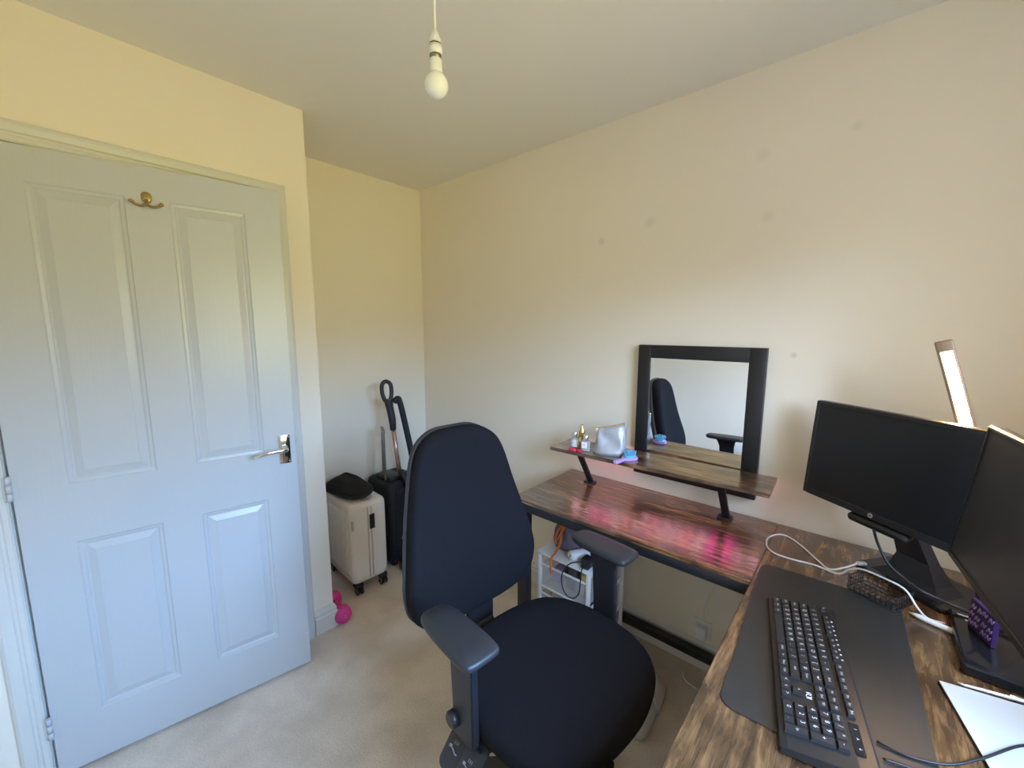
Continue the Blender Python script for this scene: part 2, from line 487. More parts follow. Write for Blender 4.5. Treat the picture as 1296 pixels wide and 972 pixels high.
mb = MB().lathe([(.013, 0), (.012, .008), (.009, .012), (.009, .03)], 20, T(.721, -.006, hz+.006) @ RX(PI/2))
mb.tube([(.725, -.040, hz+.006), (.705, -.043, hz+.006), (.66, -.045, hz+.005), (.625, -.042, hz-.002), (.612, -.038, hz-.003)], .008, 12, radii=[.0085, .009, .008, .0075, .006])
mb.sphere((.721, -.038, hz+.006), (.010, .010, .010))
mb.build('lever_handle', M_chrome, door)
# coat hook
mb = MB().loft([[(x*s, -d, z*s) for x, z in rrect(.026, .034, .012)] for s, d in ((1, 0), (1, .003), (.8, .005))], T(.381, 0, 1.887))
mb.tube([(.381, -.004, 1.877), (.381, -.013, 1.870), (.381, -.016, 1.862)], .0055, 10)
for s in (-1, 1):
    mb.tube([(.381, -.015, 1.863), (.381+s*.012, -.022, 1.855), (.381+s*.026, -.030, 1.855), (.381+s*.036, -.034, 1.862)], .0045, 10, radii=[.0045, .004, .004, .005])
    mb.sphere((.381+s*.037, -.0345, 1.8635), (.006, .006, .006))
hk = mb.build('coat_hook', M_brass, door); hk['label'] = 'brass double coat hook'
for z in (.184, .993, 1.80):
    mb = MB()
    for k in range(3): mb.cyl((-.003, -.007, z-.038+k*.0255), (-.003, -.007, z-.038+k*.0255+.0245), .0065, seg=14)
    mb.box((.006, -.0008, z), (.013, .0016, .074), .0005, 1)
    mb.box((-.011, -.0008, z), (.012, .0016, .074), .0005, 1)
    mb.build('hinge', M_hinge, door)
mb = MB().cyl((DW+.0, .018, 1.0), (DW+.006, .018, 1.0), .008)
mb.build('latch_bolt', M_steel, door)

# ------------------------------------------------------------------ pendant
pend = thing('pendant_light', 'white ceiling pendant with a bare frosted bulb on a thin cord', 'light', (1.50, -1.055, H))
zb = lambda z: z-H
MB().lathe([(.045, 0), (.045, -.008), (.034, -.022), (.012, -.028), (.006, -.034)], 28).build('ceiling_rose', M_lamp, pend)
MB().cyl((0, 0, -.03), (0, 0, zb(2.205)), .0032, seg=10).build('flex_cord', M_lamp, pend)
mb = MB().lathe([(.004, zb(2.212)), (.008, zb(2.206)), (.0145, zb(2.190)), (.016, zb(2.181)), (.0165, zb(2.180))], 24)
mb.build('lamp_holder_cap', M_lamp, pend)
MB().lathe([(.0145, zb(2.1815)), (.0145, zb(2.176))], 24).build('gap_ring', M_dark, pend)
MB().lathe([(.0165, zb(2.1765)), (.0172, zb(2.1545)), (.0155, zb(2.1545)), (.0150, zb(2.164))], 24).build('holder_skirt', M_lamp, pend)
MB().lathe([(.0140, zb(2.166)), (.0140, zb(2.142))], 24).build('bulb_base', mat('dull_steel', (.28, .28, .26), .45, .8), pend)
MB().lathe([(.0150, zb(2.145)), (.0158, zb(2.1435)), (.0165, zb(2.118)), (.0175, zb(2.112))], 24).build('bulb_neck', M_lamp, pend)
pr = [(.0172, zb(2.1125))]
for k in range(0, 15):
    a = R(38+k*142/14); pr.append((.0305*math.sin(a)+1e-4, zb(2.0865)+.0305*math.cos(a)))
MB().lathe(pr, 28).build('glass_bulb', M_bulb, pend)

# ------------------------------------------------------------------ desk
DZ = .75
desk = thing('corner_desk', 'L-shaped rustic brown wooden desk on a black metal frame', 'desk', (2.2, -.3, 0))
ox, oy = 2.2, -.3
def D(x, y, z): return (x-ox, y-oy, z)
X0, XI, X1 = 1.262, 2.182, 2.84; YF = -.487; YB = -.012; YN = -1.50
mb = MB().box(D((X0+XI)/2, (YF+YB)/2, DZ-.0075), (XI-X0-.001, YB-YF, .015), .0015, 1)
mb.build('long_desktop', M_woodx, desk)
mb = MB().box(D((XI+X1)/2, (YN+YB)/2, DZ-.0075), (X1-XI-.001, YB-YN, .015), .0015, 1)
mb.build('side_desktop', M_woody, desk)
def bar(name, lo, hi, parent, m, off=(0, 0)):
    c = [(a+b)/2 for a, b in zip(lo, hi)]; s = [b-a for a, b in zip(lo, hi)]
    return MB().box((c[0]-off[0], c[1]-off[1], c[2]), s, .003, 2).build(name, m, parent)
zt = DZ-.0155
def leg(x, y):
    return bar('leg', (x-.025, y-.02, .0), (x+.025, y+.02, zt-.035), desk, M_black, (ox, oy))
for x, y in ((X0+.047, YF+.03), (X0+.047, YB-.03), (XI+.03, YN+.04), (X1-.04, YN+.04), (X1-.04, YB-.03)): leg(x, y)
bar('front_rail', (X0+.01, YF+.002, zt-.035), (XI+.03, YF+.032, zt), desk, M_black, (ox, oy))
bar('rear_rail', (X0+.01, YB-.045, zt-.035), (X1-.01, YB-.01, zt), desk, M_black, (ox, oy))
bar('end_rail', (X0+.01, YF+.034, zt-.035), (X0+.04, YB-.047, zt), desk, M_black, (ox, oy))
bar('side_rail', (XI+.012, YN+.02, zt-.035), (XI+.042, YF-.002, zt), desk, M_black, (ox, oy))
bar('side_rail', (X1-.05, YN+.02, zt-.035), (X1-.02, YB-.05, zt), desk, M_black, (ox, oy))
bar('low_back_rail', (X0+.074, YB-.048, .070), (X1-.067, YB-.018, .108), desk, M_black, (ox, oy))
bar('low_end_rail', (X0+.034, YF+.052, .070), (X0+.06, YB-.052, .105), desk, M_black, (ox, oy))

# raised shelf of the desk
SZ = .935
shelf = thing('raised_shelf', 'narrow rustic wooden shelf raised above the desk on slanted black brackets', 'shelf', (1.735, -.152, DZ), R(2.2))
SL, SD = .876, .198
MB().box((0, 0, SZ-DZ-.008), (SL, SD, .016), .0015, 1).build('shelf_board', M_woods, shelf)
for x in (-.300, .285):
    mb = MB()
    mb.box((x+.0, .045, .004), (.05, .04, .008), .002)
    mb.box((x-.0, -.055, SZ-DZ-.0195), (.05, .045, .007), .002)
    a = Vector((x+.004, .045, .006)); b = Vector((x-.004, -.055, SZ-DZ-.021)); d = b-a
    q = Vector((0, 0, 1)).rotation_difference(d.normalized()).to_matrix().to_4x4()
    mb.box((0, 0, 0), (.026, .014, d.length), .002, M=Matrix.Translation((a+b)/2) @ q)
    mb.build('bracket', M_black, shelf)
# LED strip below the shelf back
strip = thing('led_strip', 'pink glowing light strip along the back underside of the raised shelf', 'light strip', (1.735, -.152, SZ-.0165), R(2.2))
M_ledpink = emis('pink_led', (1.0, .14, .38), 50)
M_ledrose = emis('rose_led', (1.0, .26, .36), 46)
M_ledmag = emis('magenta_led', (1.0, .04, .38), 54)
M_ledpale = emis('pale_pink_led', (1.0, .45, .58), 48)
MB().box((0, SD/2-.028, -.0015), (SL-.06, .010, .002)).build('strip_tape', M_white, strip)
zones = [M_ledpale, M_ledpale, M_ledpink, M_ledpink, M_ledpale, M_ledrose, M_ledpale, M_ledrose, M_ledpale, M_ledpale, M_ledrose, M_ledpale, M_ledmag, M_ledmag, M_ledpale, M_ledpale]
for k in range(16):
    x = -(SL-.1)/2+(SL-.1)*k/15
    MB().box((x, SD/2-.028, -.004), (.016, .007, .003), .0008, 1).build('diode', zones[k], strip)

# mirror leaning on the wall behind the shelf
MX0, MX1, MZ0, MZ1 = 1.611, 2.102, .826, 1.409
mir = thing('framed_mirror', 'square wall mirror in a wide black frame behind the raised shelf', 'mirror', ((MX0+MX1)/2, -.004, MZ0))
w, h = MX1-MX0, MZ1-MZ0; fw = .056
mb = MB()
for sx in (-1, 1): mb.box((sx*(w/2-fw/2), -.0165, h/2), (fw, .033, h), .002)
for z in (fw/2, h-fw/2): mb.box((0, -.0165, z), (w-2*fw+.004, .0325, fw), .002)
mb.build('frame', M_frameblk, mir)
MB().box((0, -.026, h/2), (w-2*fw+.01, .004, h-2*fw+.01)).build('mirror_glass', M_mirror, mir)

# ------------------------------------------------------------------ things on the raised shelf
def on_shelf(dx, dy): # local shelf coords -> world
    v = RZ(R(2.2)) @ Vector((dx, dy, 0)); return (1.735+v.x, -.152+v.y, SZ+.0005)
M_glassb = mat('clear_bottle', (.80, .82, .78), .06, trans=.6)
M_label = mat('white_label', (.80, .80, .80), .5)
M_gold = mat('gold_metal', (.78, .55, .18), .22, 1)
M_goldliq = mat('amber_glass', (.45, .27, .05), .1, trans=.3)
M_redink = mat('red_print', (.5, .05, .05), .5)
M_red = mat('red_gloss', (.62, .03, .07), .25)
b1 = thing('perfume_bottle', 'small white-labelled bottle with a chrome cap at the end of the raised shelf', 'bottle', (1.392, -.195, SZ+.0005))
MB().lathe([(.0165, 0), (.0185, .003), (.0185, .038), (.013, .046), (.009, .048)], 24).build('bottle_body', M_glassb, b1)
mb = MB().lathe([(.0188, .004), (.0188, .036)], 24, capb=False, capt=False)
mb.box((-.002, -.0188, .022), (.012, .0006, .002), mi=1)
mb.build('label_sleeve', [M_label, M_redink], b1)
MB().lathe([(.0118, .048), (.0122, .050), (.0122, .070), (.0105, .072)], 24).build('cap', M_chrome, b1)
b2 = thing('spray_bottle', 'slim gold spray bottle standing between two chrome-capped bottles', 'bottle', (1.425, -.190, SZ+.0005))
MB().lathe([(.0135, 0), (.015, .003), (.015, .062), (.012, .070), (.009, .072)], 24).build('bottle_body', M_goldliq, b2)
mb = MB().lathe([(.0153, .010), (.0153, .056)], 24, capb=False, capt=False)
mb.box((0, -.0153, .04), (.008, .0008, .012), mi=1)
mb.box((0, -.0153, .02), (.010, .0008, .014), mi=2)
mb.build('label_sleeve', [M_gold, M_label, M_redink], b2)
MB().lathe([(.0135, .072), (.0140, .074), (.0130, .078), (.0085, .084), (.0080, .096), (.0062, .100), (.0058, .110), (.004, .111)], 24).build('pump_cap', M_gold, b2)
b3 = thing('perfume_bottle', 'clear glass bottle with white label and chrome cap beside the silver pouch', 'bottle', (1.462, -.215, SZ+.0005), R(20))
MB().box((0, 0, .0235), (.040, .026, .047), .004, 2).build('bottle_body', M_glassb, b3)
mb = MB().box((-.004, -.0133, .028), (.024, .0008, .028)); mb.box((-.006, -.0139, .030), (.010, .0006, .002), mi=1)
mb.build('label_sticker', [M_label, M_redink], b3)
MB().lathe([(.0115, .047), (.0120, .049), (.0120, .070), (.0100, .072)], 24).build('cap', M_chrome, b3)
lp = thing('lipstick', 'red lipstick tube lying at the shelf edge below the bottles', 'lipstick', (1.440, -.266, SZ+.0092), R(8))
MB().lathe([(.0075, 0), (.0085, .002), (.0085, .036)], 18, RY(PI/2) @ T(0, 0, -.03)).build('tube', M_red, lp)
MB().lathe([(.0088, .036), (.0088, .058), (.0070, .060)], 18, RY(PI/2) @ T(0, 0, -.03)).build('cap', M_red, lp)
# silver pouch
M_silver = mat('silver_leatherette', (.46, .47, .50), .45, .45, var=.12, vscale=30, bump=.5, bscale=22)
pouch = thing('makeup_pouch', 'crumpled silver zipped pouch standing on the shelf beside the mirror', 'pouch', (1.562, -.185, SZ+.0005), R(22))
rings = []
for k in range(9):
    t = k/8
    wx = .068*(1-.10*t); dy = .036*(1-t)**.8+.0035
    z = .124*t
    ring = []
    for q in range(28):
        a = 2*PI*q/28
        ca, sa = math.cos(a), math.sin(a)
        x = wx*math.copysign(abs(ca)**.55, ca); y = dy*math.copysign(abs(sa)**.7, sa)
        crum = .006*math.sin(5*a+7*t)*math.sin(PI*t)+.002*math.sin(11*a-9*t)
        ring.append((x+.010*t+crum*.4, y+crum+.006*math.sin(PI*t), z+.020*t*(x/.068)+.004*t*math.sin(3*x/.03)))
    rings.append(ring)
MB().loft(rings).build('pouch_body', M_silver, pouch)
mb = MB().tube([(-.050, 0, .1095), (-.02, .001, .118), (.02, .001, .128), (.068, 0, .1425)], .0028, 8)
mb.build('zip', M_gold, pouch)
MB().tube([(-.050, -.002, .110), (-.056, -.005, .107), (-.060, -.008, .099)], .0022, 8).build('zip_pull', M_gold, pouch)
# hair brush
M_lilac = mat('lilac_plastic', (.52, .33, .72), .35)
M_sky = mat('light_blue_plastic', (.16, .50, .72), .35)
brush = thing('hair_brush', 'lilac hair brush with light blue bristles lying bristles up', 'brush', (1.660, -.215, SZ+.0005), R(80))
outl = catm2([(-.082, 0), (-.078, .010), (-.05, .009), (-.025, .008), (-.010, .020), (.015, .030), (.040, .026), (.052, 0), (.040, -.026), (.015, -.030), (-.010, -.020), (-.025, -.008), (-.05, -.009), (-.078, -.010)], 4)
MB().prism(outl, 0, .012, .003, 2, smooth=False).build('handle', M_lilac, brush)
MB().loft([[(.018+.028*s*math.cos(2*PI*k/24), .024*s*math.sin(2*PI*k/24), z) for k in range(24)] for s, z in ((1, .012), (.98, .016), (.85, .020), (.5, .022))]).build('cushion_pad', M_sky, brush)
mb = MB()
for i, (rad, n) in enumerate(((.005, 5), (.013, 11), (.021, 17))):
    for k in range(n):
        a = 2*PI*k/n
        x, y = .018+rad*1.12*math.cos(a), rad*math.sin(a)
        mb.cyl((x, y, .018), (x+.004*math.cos(a), y+.004*math.sin(a), .040-.003*i), .0013, .0017, seg=6)
mb.build('bristles', M_sky, brush)['kind'] = 'stuff'

# ------------------------------------------------------------------ office chair
CHR = R(-6.5)
chair = thing('office_chair', 'black fabric swivel office chair with padded backrest and two armrests', 'chair', (1.72, -.91, 0), CHR)
# seat cushion
half = [(.325, 0), (.320, .075), (.300, .150), (.262, .215), (.20, .255), (.10, .270), (.0, .262), (-.08, .236), (-.138, .188), (-.168, .11), (-.178, 0)]
so = half+[(x, -y) for x, y in half[-2:0:-1]]
so = catm2(so, 4)
def dome(x, y): # waterfall front + slight dish
    return -.012*max(0, (x-.14)/.18)**2 - .004*math.cos(x*9)*math.cos(y*9)
rings = []
for s, z in ((.78, .484), (.89, .487), (.95, .496), (.985, .512), (1.0, .534), (.985, .546), (.955, .556), (.90, .561), (.6, .563), (.3, .563), (.05, .563)):
    rings.append([(.04+(x-.04)*s, y*s, z+(dome(.04+(x-.04)*s, y*s) if z > .50 else dome(x, y)*.5)) for x, y in so])
MB().loft(rings).build('seat', M_fabric, chair)
MB().loft([[(.04+(x-.04)*s, y*s, z) for x, y in so] for s, z in ((.74, .456), (.82, .458), (.86, .468), (.86, .492))]).build('seat_pan', M_plastic, chair)
# backrest
bo = [(0, 1.176), (.08, 1.172), (.140, 1.140), (.172, 1.085), (.196, .99), (.222, .88), (.243, .775), (.247, .715), (.232, .650), (.185, .603), (.11, .580), (0, .574)]
bo = bo+[(-y, z) for y, z in bo[-2:0:-1]]
bo = catm2(bo, 4)
def bx(y, z, t):  # local x of the back plane, t = thickness forward
    base = -.348+(1.145-z)*.145
    lum = .018*math.exp(-((z-.74)/.13)**2)
    curve = .55*(y+BY)*(y+BY)
    return base+lum+curve+t
zc = .86
BY = .030
bo = [(y-BY, z-.020) for y, z in bo]
rings = []
for s, t in ((.90, -.028), (.965, -.026), (.992, -.016), (1.0, 0), (.992, .016), (.965, .026), (.90, .031), (.7, .033), (.4, .033), (.1, .033)):
    rings.append([(bx((y+BY)*s-BY, zc+(z-zc)*s, t), (y+BY)*s-BY, zc+(z-zc)*s) for y, z in bo])
MB().loft(rings).build('backrest', M_fabricb, chair)
rings = []
for s, t in ((.985, -.020), (1.006, -.024), (1.006, -.034), (.97, -.044), (.8, -.052), (.4, -.056), (.1, -.056)):
    rings.append([(bx((y+BY)*s-BY, zc+(z-zc)*s, t), (y+BY)*s-BY, zc+(z-zc)*s) for y, z in bo])
MB().loft(rings).build('back_shell', M_plasticd, chair)
mb = MB()
sp = [(-.02, .450, .035), (-.14, .444, .035), (-.225, .47, .036), (-.280, .54, .038), (-.310, .62, .04), (-.326, .74, .035)]
rings = []
for i, (x, z, hw) in enumerate(sp):
    p0 = sp[max(0, i-1)]; p1 = sp[min(len(sp)-1, i+1)]
    d = Vector((p1[0]-p0[0], 0, p1[1]-p0[1])).normalized(); n = Vector((-d.z, 0, d.x))*.011
    rings.append([(x+n.x, hw, z+n.z), (x-n.x, hw, z-n.z), (x-n.x, -hw, z-n.z), (x+n.x, -hw, z+n.z)])
mb.loft(rings, smooth=False)
mb.build('back_support', M_plastic, chair)
MB().box((-.248, -.012, .560), (.020, .105, .135), .006, M=I4).build('support_cover', M_fabric, chair)
# armrests
for s in (-1, 1):
    po = catm2([(.101, -.034), (.103, 0), (.101, .034), (.088, .047), (.02, .050), (-.07, .046), (-.112, .034), (-.122, 0), (-.112, -.034), (-.07, -.046), (.02, -.050), (.088, -.047)], 3)
    rings = []
    for sc, z in ((.84, .757), (.96, .7575), (.995, .762), (1.0, .768), (.985, .773), (.945, .7765), (.6, .778), (.2, .778)):
        rings.append([(.033+x*sc, s*.291+y*sc, z) for x, y in po])
    arm = MB().loft(rings).build('armrest_pad', M_plasticd, chair)
    ps = [(.034, .755, .060), (.036, .740, .052), (.040, .710, .043), (.046, .58, .040), (.048, .52, .040), (.048, .497, .036)]
    rings = [[(x+hx, s*.283+.011, z), (x-hx, s*.283+.011, z), (x-hx, s*.283-.011, z), (x+hx, s*.283-.011, z)] for x, z, hx in ps]
    mb = MB().loft(rings, smooth=False)
    bmesh.ops.bevel(mb.bm, geom=list(mb.bm.edges), offset=.003, segments=2, affect='EDGES')
    br = []
    for y, z in ((.284, .503), (.274, .482), (.252, .463), (.20, .4455), (.04, .4455)):
        br.append([(.084, s*y, z+.006), (.012, s*y, z+.006), (.012, s*(y-.004), z-.006), (.084, s*(y-.004), z-.006)])
    mb.loft(br, smooth=False)
    mb.build('armrest_post', M_plastic, chair)
    mb = MB().lathe([(.020, 0), (.020, .014), (.016, .018)], 16, T(.016, s*.292, .540) @ RX(-s*PI/2))
    mb.build('height_knob', M_plastic, chair)
# under-seat mechanism, levers, gas lift, star base
mb = MB().box((-.03, 0, .418), (.24, .15, .050), .008)
mb.build('tilt_mechanism', M_plastic, chair)
def glyph(mb, M):
    for p in ([(-.011, .004), (-.004, .002), (.004, -.003), (.011, -.004)],):
        mb.tube([(x, y, 0) for x, y in p], .0014, 6, M, 1, sub=3)
    mb.box((-.014, .006, 0), (.008, .006, .001), M=M, mi=1)
    for dx in (-.006, -.001, .004): mb.box((dx, .016, 0), (.0012, .007, .001), M=M, mi=1)
for x, rz, yy in ((.014, 12, -.286), (.072, 6, -.288)):
    mb = MB()
    Ml = T(x, yy, .452) @ RZ(R(rz)) @ RX(R(38))
    mb.prism(rrect(.062, .105, .020), -.006, .006, .003, 2, M=Ml)
    glyph(mb, Ml @ T(0, -.012, .0066))
    mb.tube([(x+.0, yy+.030, .462), (x*.9, -.21, .436), (x*.5, -.06, .422)], .007, 8)
    mb.build('control_lever', [M_plasticd, M_grey], chair)
MB().lathe([(.026, .17), (.026, .30), (.020, .30), (.020, .400)], 20).build('gas_lift', M_plastic, chair)
MB().lathe([(.045, .085), (.052, .095), (.050, .15), (.036, .185), (.030, .19)], 24).build('base_hub', M_plastic, chair)
for k in range(5):
    a = R(72*k)
    Mk = RZ(a)
    rings = [[(x, hw, z+.016), (x, -hw, z+.016), (x, -hw*.8, z-.012), (x, hw*.8, z-.012)] for x, z, hw in ((.03, .13, .026), (.10, .115, .023), (.18, .095, .020), (.258, .083, .016))]
    lg = MB().loft(rings, M=Mk, smooth=False).build('base_leg', M_plastic, chair)
    mb = MB().cyl((.250, 0, .055), (.250, 0, .080), .007, M=Mk)
    for s in (-1, 1):
        mb.lathe([(.018, -.008), (.0265, -.006), (.0275, 0), (.0265, .006), (.018, .008)], 20, Mk @ T(.268, s*.017, .0275) @ RX(PI/2))
    mb.box((.262, 0, .048), (.034, .016, .020), .005, M=Mk)
    mb.build('caster', M_rubber, lg)

# ------------------------------------------------------------------ monitors
def monitor(t, Wm, Hm, tilt, bez, chin, thick, screenm):
    """local: +x along the panel as its viewer sees it, -y towards the viewer, origin under the lower corner"""
    Mt = RX(tilt)  # leans back
    mb = MB().box((Wm/2, thick*.35, Hm/2), (Wm, thick*.7, Hm), .004, 2, M=Mt)
    hs = mb.build('housing', M_plastic, t)
    mb = MB()
    for x in (bez/2, Wm-bez/2): mb.box((x, -.0015, Hm/2), (bez, .003, Hm-.004), .001, 1, M=Mt)
    mb.box((Wm/2, -.0015, Hm-bez/2-.001), (Wm-2*bez, .003, bez), .001, 1, M=Mt)
    mb.box((Wm/2, -.0015, chin/2+.001), (Wm-2*bez, .003, chin), .001, 1, M=Mt)
    mb.build('bezel', M_plastic, t)
    MB().box((Wm/2, -.0004, (Hm+chin-bez)/2), (Wm-2*bez, .0006, Hm-bez-chin), M=Mt).build('screen', screenm, t)
    MB().box((Wm/2, thick*.85, Hm*.5), (Wm*.62, thick*.5, Hm*.62), .012, 2, M=Mt).build('rear_cover', M_plastic, t)
m1 = thing('computer_monitor', 'black monitor with a thick lower bezel and round logo angled before the scuffed wall', 'monitor', (2.257, -.136, .939), -.641)
W1, H1 = .455, .311
monitor(m1, W1, H1, .0715*-1, .012, .020, .045, M_screen)
# round logo: ring and two slanted letters h p
Mlg = RX(-.0715) @ T(.213, -.0032, .0115) @ RX(PI/2)
mb = MB()
mb.lathe([(.0068, 0), (.0068, .0006)], 24, Mlg, 0)
for x0, up in ((-.0026, 1), (.0018, -1)):
    mb.box((x0-.0006, up*.0014, .0009), (.0011, .0078, .0006), M=Mlg @ Matrix.Shear('XZ', 4, (0, 0)) @ RZ(R(-16)), mi=1)
    mb.box((x0+.0014, -.0004*up, .0009), (.0010, .0040, .0006), M=Mlg @ RZ(R(-16)), mi=1)
    mb.box((x0+.0004, up*.0012, .0009), (.0022, .0009, .0006), M=Mlg @ RZ(R(-16)), mi=1)
mb.build('badge', [mat('badge_silver', (.62, .63, .65), .3, .6), mat('badge_dark', (.05, .05, .06), .4)], m1)
# speaker bar clipped below
MB().box((W1*.5, .012, -.016), (.16, .034, .026), .012, 3).build('speaker_bar', M_plastic, m1)
dz = .7505-.939
pl = MB().prism(rrect(.245, .19, .03), dz, dz+.012, .003, 2, M=T(W1/2+.035, .145, 0)).build('stand_base', M_glossblk, m1)
rings = []
for z, hw, y0, y1 in ((dz+.012, .085, .075, .17), (dz+.03, .060, .10, .165), (dz+.08, .040, .11, .15), (dz+.16, .032, .09, .125), (dz+.27, .034, .055, .09)):
    cxm = W1/2+.035 if z < dz+.05 else W1/2+.035*(1-min(1, (z-dz-.05)/.15))
    rings.append([(cxm-hw, y0, z), (cxm+hw, y0, z), (cxm+hw, y1, z), (cxm-hw, y1, z)])
mb = MB().loft(rings, smooth=False); mb.build('stand_neck', M_plastic, m1)

m2 = thing('computer_monitor', 'slim black monitor turned edge-on beside the white board, on its own stand', 'monitor', (2.5635, -.4387, .9625), -1.4395)
W2, H2 = .51, .311
monitor(m2, W2, H2, -.104, .007, .012, .036, mat('matte_screen', (.027, .031, .041), .36))
mb = MB().tube([(.008, -.001, H2+.0005), (W2-.008, -.001, H2+.0005)], .0018, 6, M=RX(-.104), sub=1)
mb.build('top_edge_strip', mat('silver_edge', (.30, .31, .33), .5, .5), m2)
dz2 = .7505-.9625
MB().prism(rrect(.14, .12, .02), dz2, dz2+.010, .002, 2, M=T(W2/2+.02, .215, 0)).build('stand_base', M_plastic, m2)
mb = MB().box((W2/2+.02, .215, (dz2+.01+.16)/2), (.05, .018, .16-dz2-.01), .004)
mb.box((W2/2+.02, .14, .145), (.06, .15, .05), .006)
mb.build('stand_neck', M_plastic, m2)

# black slab (closed docking box) below the monitors, with a purple patterned card standing on it
dock = thing('docking_station', 'flat glossy black box lying on the desk below the edge-on monitor', 'electronics box', (2.715, -.437, DZ+.0005))
MB().box((0, 0, .0135), (.245, .235, .027), .006, 3).build('casing', M_glossblk, dock)
mb = MB()
for (x, y, wd) in ((-.098, .095, .022), (-.060, .105, .030), (-.090, .075, .016), (-.050, .085, .020)):
    mb.box((x, y, .0272), (wd, .006, .0006), .0002, 1, M=I4)
mb.build('marking', M_grey, dock)
M_purple = mat('purple_print', (.035, .012, .085), .45)
M_lav = mat('lavender_print', (.30, .22, .46), .5)
card = thing('patterned_card', 'dark purple card with lavender squiggles propped beneath the edge-on monitor', 'card', (2.630, -.418, DZ+.0285), R(-71))
mb = MB().box((0, .006, .035), (.080, .010, .070), .001, 1)
rnd = random.Random(3)
for i in range(4):
    for j in range(3):
        cx_, cz_ = -.028+.019*i+rnd.uniform(-.004, .004), .014+.021*j+rnd.uniform(-.003, .003)
        mb.tube([(cx_-.007, .0006, cz_-.006), (cx_-.001, .0002, cz_+.006), (cx_+.003, .0002, cz_-.004), (cx_+.008, .0006, cz_+.005)], .0014, 6, mi=1, sub=4)
mb.build('card_board', [M_purple, M_lav], card)

# ------------------------------------------------------------------ LED bar lamp
M_ledwarm = emis('warm_led', (1.0, .62, .30), 300)
lamp = thing('desk_lamp', 'slim upright bar lamp glowing warm above the monitor with the round logo', 'lamp', (2.778, -.078, DZ+.0005))
lx, ly, lz = 2.778, -.078, DZ+.0005
top = Vector((2.526-lx, -.25-ly, 1.440-lz)); bot = Vector((2.600-lx, -.25-ly, 1.185-lz))
d = (top-bot); Ld = d.length; zax = d.normalized()
toc = (Vector((2.384, -1.772, 1.479))-Vector((2.55, -.25, 1.35)))
yax = Vector((-.05, -1, 0)); yax = (yax-zax*yax.dot(zax)).normalized(); xax = yax.cross(zax).normalized()
Ml = Matrix((xax, yax, zax)).transposed().to_4x4(); Ml.translation = bot
MB().prism(rrect(.13, .12, .03), 0, .014, .004, 2).build('lamp_base', M_white, lamp)
MB().tube([(0, 0, .01), (0, -.002, .20), (-.07, -.06, .36), (bot.x+.012, bot.y+.012, bot.z+.015)], .008, 12).build('lamp_arm', M_white, lamp)
MB().box((0, -.004, Ld/2), (.034, .014, Ld+.02), .003, 2, M=Ml).build('light_bar', mat('bronze_metal', (.30, .22, .16), .4, .6), lamp)
MB().box((0, .0025, Ld/2-.008), (.021, .002, Ld-.022), M=Ml).build('diffuser', M_ledwarm, lamp)

# ------------------------------------------------------------------ desk mat, keyboard, board, cables
matt = thing('desk_mat', 'black leatherette desk mat under the keyboard', 'mat', (2.363, -.655, DZ+.0005), R(3.1))
MB().prism(rrect(.318, .615, .028), 0, .0022, .0006, 1).build('mat_sheet', M_mat, matt)
ZK = DZ+.0030
kb = thing('keyboard', 'full-size black computer keyboard with white legends on the desk mat', 'keyboard', (2.350, -.765, ZK), math.atan2(-.980, .197))
# local x: along keys from the Esc side to the numpad; local +y: towards the back row
KL, KW = .462, .140
rings = []
prof = [(-KW/2, .004), (-KW/2+.002, .011), (-KW/2+.012, .014), (KW/2-.030, .0225), (KW/2-.004, .0225), (KW/2, .019), (KW/2, .002), (-KW/2, .001)]
mb = MB()
for x in (-KL/2, -KL/2+.003, KL/2-.003, KL/2):
    s = .97 if abs(x) > KL/2-.002 else 1
    rings.append([(x, y*s, .011+(z-.011)*s) for y, z in prof])
mb.loft(rings, smooth=False)
mb.build('case', M_kbody, kb)
U = .0188
tiltk = math.atan2(.0225-.014, KW-.042)
def ktop(y): return .014+(y+KW/2-.012)*math.tan(tiltk)
keys = []
def row(y, x, items, kh=1.0):
    for it in items:
        if isinstance(it, (int, float)): x += it*U; continue
        lab, w = it if isinstance(it, tuple) else (it, 1)
        keys.append((x+w*U/2, y, w, kh, lab)); x += w*U
xk = -KL/2+.008
yr = [-KW/2+.018+U*i for i in range(5)]
xn = xk+15.25*U
xp = xn+3.25*U
row(yr[0], xk, [('Ctrl', 1.25), ('Win', 1.25), ('Alt', 1.25), (' ', 6.25), ('AltGr', 1.25), ('Fn', 1.25), ('Menu', 1.25), ('Ctrl', 1.25)])
row(yr[1], xk, [('Shift', 1.25), '\\']+list('ZXCVBNM,./')+[('Shift', 2.75)])
row(yr[2], xk, [('Caps', 1.75)]+list('ASDFGHJKL;\'#')+[('Enter', 1.25)])
row(yr[3], xk, [('Tab', 1.5)]+list('QWERTYUIOP[]')+[('\u21b5', 1.5)])
row(yr[4], xk, ['`']+list('1234567890-=')+[('Back', 2)])
yF = yr[4]+U*1.22
row(yF, xk, ['Esc', 1, 'F1', 'F2', 'F3', 'F4', .5, 'F5', 'F6', 'F7', 'F8', .5, 'F9', 'F10', 'F11', 'F12'], .75)
row(yF, xn, ['Prt', 'Scr', 'Brk'], .75)
row(yr[4], xn, ['Ins', 'Hm', 'PU']); row(yr[3], xn, ['Del', 'End', 'PD'])
row(yr[1], xn+U, ['^']); row(yr[0], xn, ['<', 'v', '>'])
row(yr[4], xp, ['Num', '/', '*', '-']); row(yr[3], xp, list('789')); row(yr[2], xp, list('456')); row(yr[1], xp, list('123')); row(yr[0], xp, [('0', 2), '.'])
tall = [(xp+3.5*U, (yr[3]+yr[2])/2, '+'), (xp+3.5*U, (yr[1]+yr[0])/2, 'En')]
